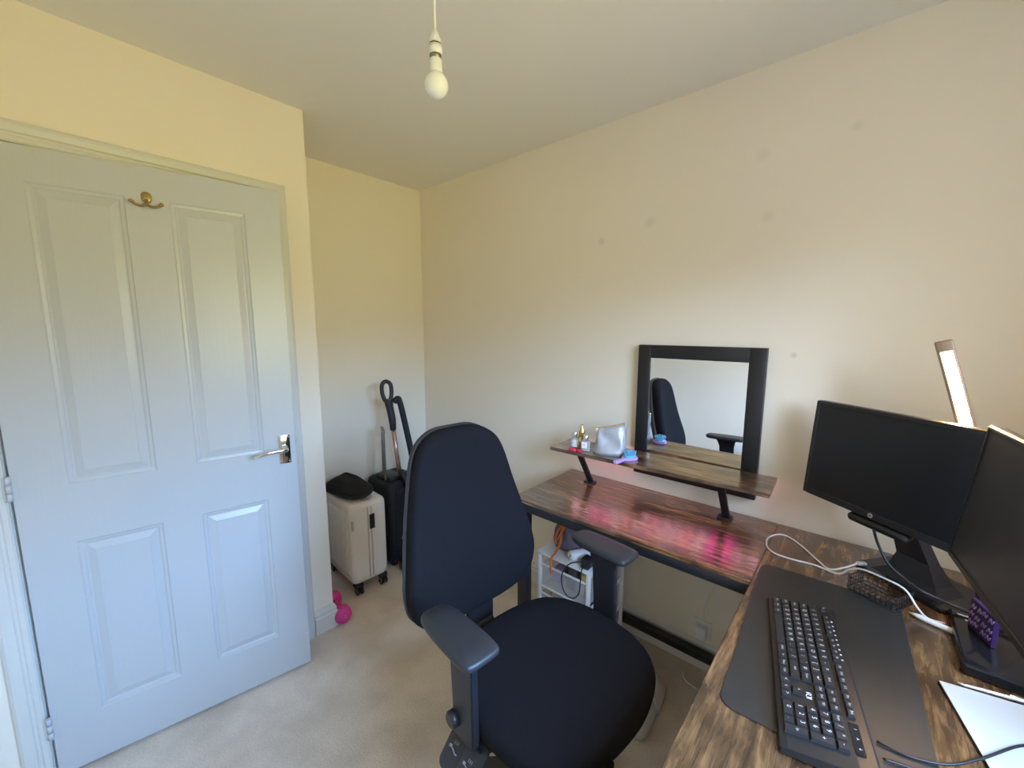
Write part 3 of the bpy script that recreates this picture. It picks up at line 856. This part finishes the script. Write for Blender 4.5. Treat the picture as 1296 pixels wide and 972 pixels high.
def keymesh(mb, w, d, lab, big=True):
    w0, d0 = w-.0013, d-.0013
    w1, d1 = w0-.0032, d0-.0036
    a = [(sx*w0/2, sy*d0/2, 0) for sx, sy in ((-1, -1), (1, -1), (1, 1), (-1, 1))]
    b = [(sx*w1/2, sy*d1/2+.0004, .0058) for sx, sy in ((-1, -1), (1, -1), (1, 1), (-1, 1))]
    mb.raw(a+b, [(0, 1, 5, 4), (1, 2, 6, 5), (2, 3, 7, 6), (3, 0, 4, 7), (4, 5, 6, 7)])
    if lab.strip():
        sz = .0105 if len(lab) == 1 else .0058
        mb.text(lab, sz, T(-.0012 if len(lab) == 1 else 0, .0020, .0060))
allk = [(x, y, w*U, kh*U, lab) for x, y, w, kh, lab in keys]+[(x, y, U, 2*U, l) for x, y, l in tall]
allk.sort(key=lambda k: -k[0])
allk_main, allk_rest = allk[:99], allk[99:]
for x, y, w, dd, lab in allk_main:
    mb = MB(); keymesh(mb, w, dd, lab)
    o = mb.build('key', [M_key, M_legend], kb, recalc=False)
    o.location = (x, y, ktop(y)+.0003); o.rotation_euler = (tiltk, 0, 0)
if allk_rest:
    mb = MB()
    for x, y, w, dd, lab in allk_rest:
        t2 = MB(); keymesh(t2, w, dd, lab)
        t2._xf(t2.bm.verts, T(x, y, ktop(y)+.0003) @ RX(tiltk)); mb.merge(t2.bm)
    mb.build('key', [M_key, M_legend], kb, recalc=False)['kind'] = 'stuff'
Mtop = lambda x, y, dz=.0004: T(x, y, ktop(y)+dz) @ RX(tiltk)
mb = MB().prism(rrect(.066, .014, .002), 0, .0006, M=Mtop(xp+2*U, yF))
for k in (-1, 0, 1):
    mb.text('1A\u2193'[k+1], .006, Mtop(xp+2*U+k*.020, yF+.001, .0012))
mb.build('indicator_panel', [M_glossblk, M_legend], kb)
mb = MB()
for k in range(9): mb.box((xk+.05+k*.0165, KW/2-.012, .0229), (.0035, .0035, .0008), .0002, 1)
mb.build('media_key_labels', M_legend, kb)['kind'] = 'stuff'
mb = MB()
Mz = Mtop(xn+1.6*U, yr[2], .0006)
mb.tube([(-.007, -.004, 0), (-.007, .003, 0), (-.004, .0045, 0), (-.002, .002, 0), (-.004, -.001, 0), (0, -.004, 0)], .0008, 6, Mz, sub=4)
mb.tube([(.001, .0045, 0), (.004, .003, 0), (.004, -.003, 0), (.001, -.0045, 0)], .0008, 6, Mz, sub=4)
mb.tube([(.007, .0045, 0), (.007, -.0045, 0)], .0008, 6, Mz, sub=1)
mb.build('brand_mark', M_legend, kb)

board = thing('white_board', 'thin white dry-wipe board with a dark edge at the window end of the desk', 'board', (2.552, -.615, DZ+.0005), R(12.8))
MB().box((.074, -.105, .0022), (.148, .210, .0035), .0008, 1).build('backing', M_plastic, board)
MB().box((.074, -.105, .0042), (.146, .208, .0012), .0004, 1).build('writing_surface', M_paper, board)
pen = thing('ballpoint_pen', 'slim silver pen lying along the top of the white board', 'pen', (2.640, -.590, DZ+.0094), R(14))
MB().lathe([(.0012, -.062), (.004, -.052), (.004, .045), (.0032, .062)], 14, RY(PI/2)).build('barrel', M_chrome, pen)
MB().box((.035, 0, .0052), (.045, .003, .0012), .0003, 1).build('clip', M_chrome, pen)

def cable(name, label, pts, r, m, cat='cable', sub=8):
    o0 = Vector(pts[0])
    t = MB().tube([Vector(p)-o0 for p in pts], r, 8, sub=sub).build(name, m)
    t.location = o0
    return tag(t, label, cat)
zc1 = DZ+.0033
ch = thing('charging_cable', 'white charging cable looping over the desk by the desk mat', 'cable', (2.414, -.174, zc1))
P = [(2.414, -.199, .0155), (2.386, -.239, .009), (2.351, -.263, 0), (2.319, -.228, 0), (2.27, -.157, 0), (2.227, -.113, 0), (2.196, -.117, 0), (2.174, -.172, 0), (2.182, -.235, 0), (2.208, -.268, 0), (2.252, -.274, 0), (2.312, -.266, 0), (2.371, -.283, .004), (2.395, -.290, .030), (2.42, -.303, .048), (2.46, -.322, .052), (2.508, -.348, .049), (2.535, -.362, .016), (2.555, -.368, 0), (2.585, -.366, 0)]
P = [(x-2.414, y+.174, z) for x, y, z in P]
MB().tube(P, .0026, 8, sub=8).build('cord', M_cable, ch)
MB().box((.010, 0, .0155), (.026, .014, .0085), .002, 2, M=T(0, -.025, 0) @ RZ(R(35))).build('magnetic_plug', mat('aluminium', (.75, .77, .80), .25, .7), ch)
sty = thing('stylus', 'thick white stylus lying beside the charging cable near the black box', 'stylus', (2.560, -.388, DZ+.0075), R(-18))
MB().lathe([(.0012, -.042), (.0055, -.026), (.0068, -.015), (.0068, .036), (.0045, .040)], 16, RY(PI/2)).build('barrel', M_cable, sty)
# wire tray
tray = thing('wire_tray', 'small black wire mesh tray standing behind the desk mat', 'tray', (2.462, -.330, DZ+.0030), R(-27))
TW, TD, TH = .112, .085, .036
mb = MB()
for z in (.002, TH): mb.tube([(x, y, z) for x, y in rrect(TW, TD, .008, 3)], .0018, 6, closed=True, sub=1)
for k in range(9):
    x = -TW/2+.008+(TW-.016)*k/8
    for y in (-TD/2, TD/2): mb.tube([(x, y, .002), (x, y, TH)], .0011, 5, sub=1)
    mb.tube([(x, -TD/2, .002), (x, TD/2, .002)], .0010, 5, sub=1)
for k in range(7):
    y = -TD/2+.008+(TD-.016)*k/6
    for x in (-TW/2, TW/2): mb.tube([(x, y, .002), (x, y, TH)], .0011, 5, sub=1)
for z in (.013, .025): mb.tube([(x, y, z) for x, y in rrect(TW, TD, .008, 3)], .0010, 5, closed=True, sub=1)
tag(mb.build('wire_frame', M_black, tray), '', 'x')
o = tray.children[0]
del o['label'], o['category']
cable('monitor_cable', 'black cable hanging from the round-logo monitor across the desk', [(2.436, -.296, .925), (2.447, -.330, .90), (2.470, -.345, .86), (2.498, -.345, .835), (2.535, -.335, .808), (2.570, -.330, .796), (2.612, -.326, .7855), (2.68, -.342, .7825)], .0036, M_cableb)
cable('video_cable', 'black cable with a pale plug trailing off the corner of the round-logo monitor', [(2.602, -.355, .915), (2.622, -.352, .88), (2.640, -.340, .82), (2.665, -.362, .7865), (2.70, -.385, .784)], .0036, M_cableb)
kc = cable('keyboard_cable', 'thin black keyboard cable running over the white board', [(2.455, -.872, .757), (2.496, -.869, .7555), (2.545, -.846, .7575), (2.59, -.795, .7595), (2.648, -.716, .7595), (2.69, -.70, .7592), (2.745, -.80, .756), (2.82, -.86, .7535)], .0021, M_cableb)
cable('mouse_cable', 'second thin black cable behind the keyboard lying across the desk mat', [(2.463, -.905, .757), (2.50, -.892, .7555), (2.545, -.878, .7545), (2.57, -.862, .7585), (2.62, -.86, .7595), (2.70, -.90, .7585), (2.78, -.96, .7535)], .0021, M_cableb)

# ------------------------------------------------------------------ drawer tower below the desk
M_clear = frosted('frosted_drawer', (.74, .75, .80), .30)
tw = thing('drawer_tower', 'white frame storage tower with translucent drawers under the desk', 'drawers', (1.470, -.235, 0))
tw_w, tw_d, tw_h = .268, .326, .478
mb = MB()
for sx in (-1, 1):
    for sy in (-1, 1): mb.box((sx*(tw_w/2-.008), sy*(tw_d/2-.008), tw_h/2), (.016, .016, tw_h), .003)
lev = [.03, .170, .310]
for z in lev+[tw_h-.012]:
    for sx in (-1, 1): mb.box((sx*(tw_w/2-.007), 0, z), (.010, tw_d-.03, .012), .002)
    mb.box((0, tw_d/2-.007, z), (tw_w-.03, .010, .012), .002)
mb.build('tower_frame', M_wirewhite, tw)
MB().box((0, 0, tw_h+.004), (tw_w+.006, tw_d+.006, .010), .003).build('top_panel', M_wirewhite, tw)
for z in lev:
    h_ = .108
    mb = MB(); w_, d_ = tw_w-.036, tw_d-.030
    mb.box((0, -d_/2-.004, z+.010+h_/2), (w_, .003, h_))
    mb.box((0, d_/2-.004, z+.010+h_/2), (w_, .003, h_))
    for s in (-1, 1): mb.box((s*w_/2, -.004, z+.010+h_/2), (.003, d_, h_))
    mb.box((0, -.004, z+.010), (w_, d_, .003))
    dr = mb.build('drawer', M_clear, tw)
    mb = MB()
    mb.box((0, -d_/2-.007, z+.010+h_), (w_+.006, .010, .008), .002)
    mb.box((0, -d_/2-.007, z+.012), (w_+.006, .008, .007), .002)
    for s in (-1, 1): mb.box((s*(w_/2+.001), -d_/2-.007, z+.010+h_/2), (.006, .008, h_), .002)
    mb.build('drawer_rim', M_wirewhite, dr)
# contents seen in the drawers
rc = random.Random(11)
items = [((.70, .55, .20), 'yellow patterned pack'), ((.10, .08, .09), 'black folded cloth'), ((.38, .30, .55), 'lavender sleeve'), ((.55, .15, .2), 'red pouch'), ((.55, .52, .45), 'beige pouch'), ((.06, .06, .07), 'dark wallet')]
spots = [(1.515, .310, 0), (1.450, .310, 1), (1.365, .310, 2), (1.365, .170, 4), (1.435, .170, 3), (1.505, .170, 5)]
for (x, z, i) in spots:
    col, nm = items[i]
    dep = .20; wd = .056; hh = .060 if i in (2,) else (.105 if i in (0, 1) else .085)
    x += .035
    rings = []
    for k, s in enumerate((.86, 1, 1.0, .97, .8)):
        zz = (0, .008, hh*.6, hh*.92, hh)[k]
        rings.append([(px*s+.002*math.sin(9*py/.1+k), py*s, zz+.003*math.sin(px*90+k)) for px, py in rrect(wd, dep, .015, 4)])
    o = MB().loft(rings).build('pouch', mat('pouch_'+str(i), col, .7, var=.5, vscale=45, bump=.4, bscale=60))
    o.location = (x, -.245, z+.0160)
    tag(o, nm+' kept in the '+('top' if z > .2 else 'middle')+' translucent drawer', 'pouch')
# soft bag on the tower
M_bagf = mat('mauve_fabric', (.17, .13, .18), .85, var=.35, vscale=14, bump=.4, bscale=120)
bag = thing('drawstring_bag', 'mauve grey fabric bag with orange straps slumped on the drawer tower', 'bag', (1.432, -.240, tw_h+.0115))
rings = []
for k in range(10):
    t = k/9
    z = .150*t; s = (1-.55*t**3)*(1 if t > .05 else .92)
    rings.append([(.088*s*math.copysign(abs(math.cos(a))**.8, math.cos(a))+.008*math.sin(3*a+4*t), .088*s*math.copysign(abs(math.sin(a))**.8, math.sin(a))+.006*math.sin(4*a+6*t), z+.010*t*math.sin(2*a)) for a in [2*PI*q/32 for q in range(32)]])
MB().loft(rings).build('bag_body', M_bagf, bag)
M_orange = mat('orange_strap', (.80, .20, .03), .6)
mb = MB()
mb.tube([(.0, -.072, .142), (-.008, -.096, .10), (-.012, -.103, .04), (-.010, -.145, .010), (-.010, -.170, -.002), (-.010, -.176, -.07)], .008, 8, flat=.25, sub=6)
mb.tube([(.008, -.070, .140), (-.020, -.097, .105), (-.038, -.104, .055), (-.030, -.106, .03)], .004, 6, sub=6)
mb.tube([(.012, -.070, .138), (-.004, -.1, .095), (-.030, -.108, .05), (-.045, -.102, .06)], .003, 6, sub=6)
mb.build('orange_straps', M_orange, bag)
rl = thing('spray_can', 'small white cylinder lying on the drawer tower in front of the bag', 'can', (1.525, -.320, tw_h+.0095+.0235), R(62))
MB().lathe([(.018, -.065), (.0225, -.060), (.0225, .060), (.018, .065)], 24, RY(PI/2)).build('can_body', M_white, rl)
MB().box((-.066, 0, 0), (.002, .003, .030), .0005, 1, M=RX(R(35))).build('end_mark', M_dark, rl)
ad = thing('power_adapter', 'black plug adapter with a looped lead on the drawer tower edge', 'adapter', (1.572, -.365, tw_h+.0095))
MB().box((0, 0, .022), (.036, .048, .044), .005, 2).build('adapter_body', M_plastic, ad)
MB().tube([(-.012, -.026, .030), (-.05, -.055, .02), (-.085, -.060, -.04), (-.075, -.062, -.105), (-.035, -.062, -.125), (.0, -.062, -.09), (.006, -.060, -.03), (.004, -.052, .008), (.0, -.026, .018)], .0026, 8, sub=7).build('lead', M_cableb, ad)

# ------------------------------------------------------------------ alcove: suitcase, cushion, black case, vacuum, dumbbell
case = thing('suitcase', 'white ribbed hard-shell cabin suitcase on black wheels', 'suitcase', (.185, -.665, 0), R(-3))
cw, cd, cz0, cz1 = .370, .215, .062, .525
mb = MB()
def cring(s, z, ribs=True):
    pts = []
    base = rrect(cw, cd, .035, 6)
    for x, y in base: pts.append((x*s[0], y*s[1], z))
    return pts
rings = [cring((.86, .78), cz0), cring((.955, .93), cz0+.006), cring((.99, .985), cz0+.02), cring((1, 1), cz0+.045), cring((1, 1), cz1-.045), cring((.99, .985), cz1-.02), cring((.955, .93), cz1-.006), cring((.86, .78), cz1)]
mb.loft(rings)
for k in range(13):
    x = -cw/2+.045+(cw-.09)*k/12
    for s in (-1, 1):
        mb.tube([(x, s*(cd/2-.0005), cz0+.05), (x, s*(cd/2+.0018), cz0+.07), (x, s*(cd/2+.0018), cz1-.07), (x, s*(cd/2-.0005), cz1-.05)], .0042, 6, sub=1)
mb.build('shell', M_whitec, case)
mb = MB()
for dy in (-.010, .010):
    rings_ = [(cw/2+.0005, dy, cz0+.03), (cw/2+.0005, dy, cz1-.03), (cw/2-.03, dy, cz1+.0008), (-cw/2+.03, dy, cz1+.0008), (-cw/2-.0005, dy, cz1-.03), (-cw/2-.0005, dy, cz0+.03), (-cw/2+.03, dy, cz0-.0005), (cw/2-.03, dy, cz0-.0005)]
    mb.tube(rings_, .0035, 6, closed=True, sub=1)
mb.build('zip_seam', mat('warm_grey_zip', (.52, .49, .45), .5), case)
MB().box((cw/2+.002, .014, .410), (.008, .030, .085), .003, 2).build('lock', M_plastic, case)
MB().box((cw/2-.004, -cd/2+.012, .415), (.014, .010, .055), .003, 2).build('side_foot', M_steel, case)
for sx in (-1, 1):
    for sy in (-1, 1):
        mb = MB(); x, y = sx*(cw/2-.022), sy*(cd/2-.035)
        mb.box((x, y, .056), (.050, .045, .026), .008)
        for q in (-1, 1): mb.lathe([(.014, -.007), (.0225, -.006), (.0235, 0), (.0225, .006), (.014, .007)], 20, T(x+.006, y+q*.012, .0235) @ RX(PI/2))
        wl = mb.build('wheel', M_rubber, case)
        mb = MB()
        for q in (-1, 1): mb.lathe([(.0125, -.0078), (.0165, -.0078), (.0165, .0078), (.0125, .0078)], 20, T(x+.006, y+q*.012, .0235) @ RX(PI/2), capb=False, capt=False)
        mb.build('hub_ring', M_steel, wl)
cush = thing('neck_cushion', 'black folded neck cushion lying on top of the white suitcase', 'cushion', (.165, -.690, cz1+.0010), R(8))
rings = []
for k in range(11):
    t = k/10
    prof_s = math.sin(PI*(.12+.80*t))**.6
    rings.append([((.185*prof_s*math.cos(a)*(1-.10*t)), .105*prof_s*math.sin(a)*(1+.12*math.sin(2*a)), .004+(.062+.040*math.exp(-((math.cos(a)*.185*prof_s+.035)/.06)**2)+.008*math.sin(3*a))*t) for a in [2*PI*q/36 for q in range(36)]])
MB().loft(rings).build('cushion_body', mat('black_velour', (.010, .010, .011), .95, var=.3, vscale=40, bump=.4, bscale=150), cush)
MB().tube([(.178*math.cos(a), .100*math.sin(a), .030+.006*math.sin(3*a)) for a in [2*PI*q/24 for q in range(24)]], .007, 8, closed=True, sub=3).build('piping', M_rubber, cush)

M_nylon = mat('black_nylon', (.012, .012, .015), .75, var=.3, vscale=50, bump=.3, bscale=300)
sc = thing('black_trolley_case', 'black soft trolley case with a raised silver handle behind the white suitcase', 'suitcase', (.150, -.375, 0), R(4))
mb = MB()
base = rrect(.250, .240, .03, 5)
mb.loft([[(x*s, y*s, z) for x, y in base] for s, z in ((.93, .030), (1, .05), (1, .30), (1, .515), (.96, .535), (.85, .545))])
mb.build('case_body', M_nylon, sc)
MB().box((.126, -.005, .22), (.014, .17, .30), .006).build('front_pocket', M_nylon, sc)
MB().box((.129, .01, .445), (.012, .18, .10), .005).build('upper_pocket', M_nylon, sc)
MB().box((.138, .035, .315), (.003, .045, .085), .001, 1).build('paper_tag', M_label, sc)
MB().box((.135, -.060, .175), (.003, .055, .030), .001, 1, M=RX(R(-12))).build('white_label', M_label, sc)
mb = MB().box((.02, -.045, .558), (.15, .10, .03), .010); mb.build('top_housing', M_plastic, sc)
mb = MB()
for q in (-.045, .045): mb.box((.04+q*.87, -.095-q*.49, .715), (.010, .012, .30), .002, M=I4)
mb.box((0, 0, .868), (.120, .018, .018), .005, M=T(.04, -.095, 0) @ RZ(R(-29.4)))
mb.build('telescopic_handle', mat('handle_grey', (.25, .24, .23), .35, .8), sc)
for sx in (-1, 1):
    for sy in (-1, 1): MB().cyl((sx*.09, sy*.085-.012, .020), (sx*.09, sy*.085+.012, .020), .020).build('wheel', M_rubber, sc)

# stick vacuum
vac = thing('stick_vacuum', 'upright stick vacuum with a black loop handle and rose metal tube', 'vacuum cleaner', (.400, -.345, 0), R(0))
M_rose = mat('rose_metal', (.55, .40, .36), .3, .8)
def V(x, y, z): return (x-.400, y+.345, z)
mb = MB().tube([V(.262, -.400, .58), V(.232, -.418, .88)], .0135, 14, sub=1); mb.build('tube', M_rose, vac)
mb = MB().tube([V(.233, -.4175, .865), V(.230, -.420, .93), V(.222, -.428, 1.00), V(.216, -.434, 1.055)], .02, 12, radii=[.018, .022, .022, .028])
mb.tube([V(.211, -.452, 1.045), V(.203, -.463, 1.09), V(.202, -.464, 1.135), V(.205, -.452, 1.158), V(.208, -.430, 1.160), V(.214, -.412, 1.140), V(.218, -.410, 1.09), V(.220, -.420, 1.04)], .0125, 10, sub=6)
mb.build('handle_loop', M_plastic, vac)
mb = MB().tube([V(.222, -.400, 1.03), V(.228, -.378, 1.052), V(.236, -.366, 1.03), V(.262, -.352, .90), V(.300, -.335, .70), V(.325, -.328, .55), V(.345, -.33, .43)], .018, 10, sub=6)
mb.build('hose', M_rubber, vac)
mb = MB().tube([V(.352, -.345, .20), V(.350, -.35, .30), V(.350, -.352, .42), V(.318, -.37, .53), V(.268, -.395, .60)], .04, 14, radii=[.036, .044, .040, .028, .020])
mb.build('motor_body', M_plastic, vac)
mb = MB().tube([V(.360, -.345, .06), V(.356, -.345, .13), V(.352, -.345, .21)], .03, 12)
mb.build('neck_joint', M_plasticd, vac)
MB().box(V(.367, -.345, .034), (.11, .25, .066), .018, 3).build('floor_head', M_plastic, vac)

# dumbbells
db = thing('dumbbell', 'bright pink dumbbell lying beside the skirting at the alcove corner', 'dumbbell', (.415, -.900, 0), R(0))
def headm(M_):
    mb = MB()
    mb.lathe([(.014, -.031), (.033, -.029), (.041, -.020), (.044, 0), (.041, .020), (.033, .029), (.014, .031)], 18, M_, smooth=True)
    return mb
MB().lathe([(.0145, -.06), (.0145, .06)], 16, T(0, .0, .0415) @ RZ(R(-8)) @ RY(PI/2)).build('grip', M_pink, db)
for s in (-1, 1):
    mb = headm(T(s*.072, s*-.010, .0415) @ RZ(R(-8)) @ RY(PI/2))
    if s > 0: mb.text('2', .022, T(s*.072+.0318, s*-.010, .0415) @ RZ(R(-8)) @ RZ(PI/2) @ RX(PI/2))
    mb.build('weight_head', [M_pink, mat('pale_pink_print', (.85, .45, .6), .5)], db)

# slippers
def slipper(loc, rz, label):
    t = thing('slipper', label, 'slipper', loc, rz)
    o = catm2([(-.145, 0), (-.135, .032), (-.09, .043), (-.01, .040), (.06, .050), (.115, .048), (.145, .022), (.150, -.010), (.130, -.040), (.07, -.050), (0, -.043), (-.09, -.040), (-.135, -.028)], 4)
    MB().loft([[(x*s, y*s, z) for x, y in o] for s, z in ((.95, 0), (1, .006), (1, .024), (.96, .030), (.5, .030), (.1, .030))]).build('sole', M_sole, t)
    rings = []
    for k in range(9):
        x = -.02+.155*k/8; w_ = .049*(1-.55*(k/8)**3); hh = .072-.034*(k/8)
        rings.append([(x, w_*math.cos(a)*1.02, .022+hh*math.sin(a)*.9) for a in [PI*q/14 for q in range(15)]]+[(x, w_*math.cos(a)*.90, .022+(hh-.006)*math.sin(a)*.9) for a in [PI*q/14 for q in range(14, -1, -1)]])
    MB().loft(rings).build('upper', M_upper, t)
    return t
slipper((1.850, -.360, 0), R(97), 'grey white slipper on the carpet poking out past the chair seat')
slipper((1.470, -.880, 0), R(-9), 'white slipper on the carpet beneath the chair control levers')

# wall plug and its flex
sock = thing('plug_charger', 'white plug charger on the wall above the skirting with a thin lead', 'charger', (1.942, -.001, .185))
MB().box((0, -.003, 0), (.075, .007, .078), .002).build('socket_plate', M_white, sock)
MB().box((0, -.024, -.008), (.045, .034, .056), .005, 2).build('charger_body', M_white, sock)
MB().tube([(.008, -.040, -.02), (.020, -.040, .01), (.012, -.030, .06), (.006, -.016, .11), (.022, -.008, .17), (.038, -.006, .215), (.040, -.006, .30), (.042, -.007, .44), (.045, -.008, .55)], .0018, 6, sub=6).build('lead', M_cable, sock)
cable('floor_cable', 'thin white cable on the carpet under the desk rail', [(1.90, -.090, .004), (1.915, -.12, .004), (1.96, -.135, .004), (2.02, -.13, .004), (2.10, -.10, .004)], .0025, M_cable)
so2 = thing('wall_socket', 'white double socket low on the wall opposite the mirror', 'socket', (1.60, WY+.001, .43))
MB().box((0, .004, 0), (.146, .008, .086), .003).build('face_plate', M_white, so2)
mb = MB()
for s in (-1, 1): mb.box((s*.036, .009, .024), (.012, .005, .020), .001, 1)
mb.build('rocker_switch', M_white, so2)

for o in list(C.objects):
    if o.parent is None and 'label' in o:
        g = {'slipper': 'pair of slippers on the carpet', 'perfume_bottle': 'chrome-capped bottles on the raised shelf', 'pouch': 'pouches in the drawer tower', 'computer_monitor': 'monitors on the desk'}.get(o.name.split('.')[0])
        if g: o['group'] = g

# ------------------------------------------------------------------ camera, light, world
cam_d = bpy.data.cameras.new('camera'); cam = bpy.data.objects.new('camera', cam_d); C.objects.link(cam)
f_, yaw, pit, roll = 516.5666, .7188, .1350, .0017
fwv = Vector((-math.sin(yaw)*math.cos(pit), math.cos(yaw)*math.cos(pit), -math.sin(pit)))
rv = Vector((math.cos(yaw), math.sin(yaw), 0)); uv = rv.cross(fwv)
r2 = rv*math.cos(roll)+uv*math.sin(roll); u2 = -rv*math.sin(roll)+uv*math.cos(roll)
Mc = Matrix((r2, u2, -fwv)).transposed().to_4x4(); Mc.translation = (2.3836, -1.7724, 1.4788)
cam.matrix_world = Mc
cam_d.sensor_fit = 'HORIZONTAL'; cam_d.sensor_width = 36; cam_d.lens = f_*36/1296
cam_d.clip_start = .01
bpy.context.scene.camera = cam

pl_d = bpy.data.lights.new('window_portal', 'AREA'); pl_d.shape = 'RECTANGLE'; pl_d.size = ww; pl_d.size_y = wh
pl_d.cycles.is_portal = True
po = bpy.data.objects.new('window_portal', pl_d); C.objects.link(po)
po.location = (LX+.27, (WY0+WY1)/2, (WZ0+WZ1)/2); po.rotation_euler = (PI/2, 0, PI/2)

wd = bpy.data.worlds.new('sky'); bpy.context.scene.world = wd; wd.use_nodes = True
nt = wd.node_tree; N = nt.nodes; L = nt.links; N.clear()
out = N.new('ShaderNodeOutputWorld'); bg = N.new('ShaderNodeBackground'); tc = N.new('ShaderNodeTexCoord')
sp_ = N.new('ShaderNodeSeparateXYZ'); L.new(tc.outputs['Generated'], sp_.inputs[0])
mr = N.new('ShaderNodeMapRange'); mr.inputs['From Min'].default_value = -1; mr.inputs['From Max'].default_value = 1
L.new(sp_.outputs['Z'], mr.inputs[0])
cr = N.new('ShaderNodeValToRGB'); L.new(mr.outputs[0], cr.inputs[0])
e = cr.color_ramp.elements
e[0].position = 0; e[0].color = (.040, .039, .034, 1)
e[1].position = 1; e[1].color = (.24, .46, .86, 1)
for p_, c_ in ((.20, (.070, .066, .053, 1)), (.31, (.132, .126, .058, 1)), (.42, (.20, .188, .040, 1)), (.48, (.125, .125, .042, 1)), (.535, (.135, .135, .075, 1)), (.565, (.20, .24, .27, 1)), (.60, (.27, .50, .86, 1)), (.70, (.29, .55, 1.0, 1)), (.82, (.31, .56, .97, 1))):
    k = e.new(p_); k.color = c_
# made-up dark mass low to one side, added to dim the right wall
hr = N.new('ShaderNodeMapRange'); hr.interpolation_type = 'SMOOTHSTEP'
at = N.new('ShaderNodeMath'); at.operation = 'ARCTAN2'; L.new(sp_.outputs['Y'], at.inputs[0]); L.new(sp_.outputs['X'], at.inputs[1])
hr.inputs['From Min'].default_value = R(-22); hr.inputs['From Max'].default_value = R(-42); hr.inputs['To Min'].default_value = 0; hr.inputs['To Max'].default_value = 1
L.new(at.outputs[0], hr.inputs[0])
el = N.new('ShaderNodeMapRange'); el.interpolation_type = 'SMOOTHSTEP'
el.inputs['From Min'].default_value = .16; el.inputs['From Max'].default_value = .02; el.inputs['To Min'].default_value = 0; el.inputs['To Max'].default_value = 1
L.new(sp_.outputs['Z'], el.inputs[0])
pm = N.new('ShaderNodeMath'); pm.operation = 'MULTIPLY'; L.new(hr.outputs[0], pm.inputs[0]); L.new(el.outputs[0], pm.inputs[1])
# invented paler sky either side of the blue, for whiter light on side walls
ab = N.new('ShaderNodeMath'); ab.operation = 'ABSOLUTE'; L.new(at.outputs[0], ab.inputs[0])
ca = N.new('ShaderNodeMapRange'); ca.interpolation_type = 'SMOOTHSTEP'; ca.inputs['From Min'].default_value = R(24); ca.inputs['From Max'].default_value = R(44)
L.new(ab.outputs[0], ca.inputs[0])
ce = N.new('ShaderNodeMapRange'); ce.interpolation_type = 'SMOOTHSTEP'; ce.inputs['From Min'].default_value = .10; ce.inputs['From Max'].default_value = .22
L.new(sp_.outputs['Z'], ce.inputs[0])
cm = N.new('ShaderNodeMath'); cm.operation = 'MULTIPLY'; L.new(ca.outputs[0], cm.inputs[0]); L.new(ce.outputs[0], cm.inputs[1])
cl = N.new('ShaderNodeMix'); cl.data_type = 'RGBA'; cl.inputs[7].default_value = (.52, .66, .90, 1)
L.new(cm.outputs[0], cl.inputs[0]); L.new(cr.outputs[0], cl.inputs[6])
hm = N.new('ShaderNodeMix'); hm.data_type = 'RGBA'; hm.inputs[7].default_value = (.035, .030, .022, 1)
L.new(pm.outputs[0], hm.inputs[0]); L.new(cl.outputs[2], hm.inputs[6])
# unseen higher darkening added further round, cuts light on the wall near the window
h2 = N.new('ShaderNodeMapRange'); h2.interpolation_type = 'SMOOTHSTEP'
h2.inputs['From Min'].default_value = R(-47); h2.inputs['From Max'].default_value = R(-64); h2.inputs['To Min'].default_value = 0; h2.inputs['To Max'].default_value = .8
L.new(at.outputs[0], h2.inputs[0])
e2 = N.new('ShaderNodeMapRange'); e2.interpolation_type = 'SMOOTHSTEP'
e2.inputs['From Min'].default_value = .70; e2.inputs['From Max'].default_value = .40; e2.inputs['To Min'].default_value = 0; e2.inputs['To Max'].default_value = 1
L.new(sp_.outputs['Z'], e2.inputs[0])
p2 = N.new('ShaderNodeMath'); p2.operation = 'MULTIPLY'; L.new(h2.outputs[0], p2.inputs[0]); L.new(e2.outputs[0], p2.inputs[1])
tm = N.new('ShaderNodeMix'); tm.data_type = 'RGBA'; tm.inputs[7].default_value = (.05, .055, .03, 1)
L.new(p2.outputs[0], tm.inputs[0]); L.new(hm.outputs[2], tm.inputs[6])
L.new(tm.outputs[2], bg.inputs[0]); bg.inputs[1].default_value = 42.0
L.new(bg.outputs[0], out.inputs[0])

S = bpy.context.scene
S.view_settings.view_transform = 'Standard'; S.view_settings.look = 'None'
S.view_settings.gamma = 1.0; S.view_settings.exposure = 0.17
S.view_settings.use_curve_mapping = False
S.cycles.use_denoising = True
S.cycles.max_bounces = 14; S.cycles.diffuse_bounces = 8; S.cycles.transparent_max_bounces = 12
S.cycles.sample_clamp_indirect = 8
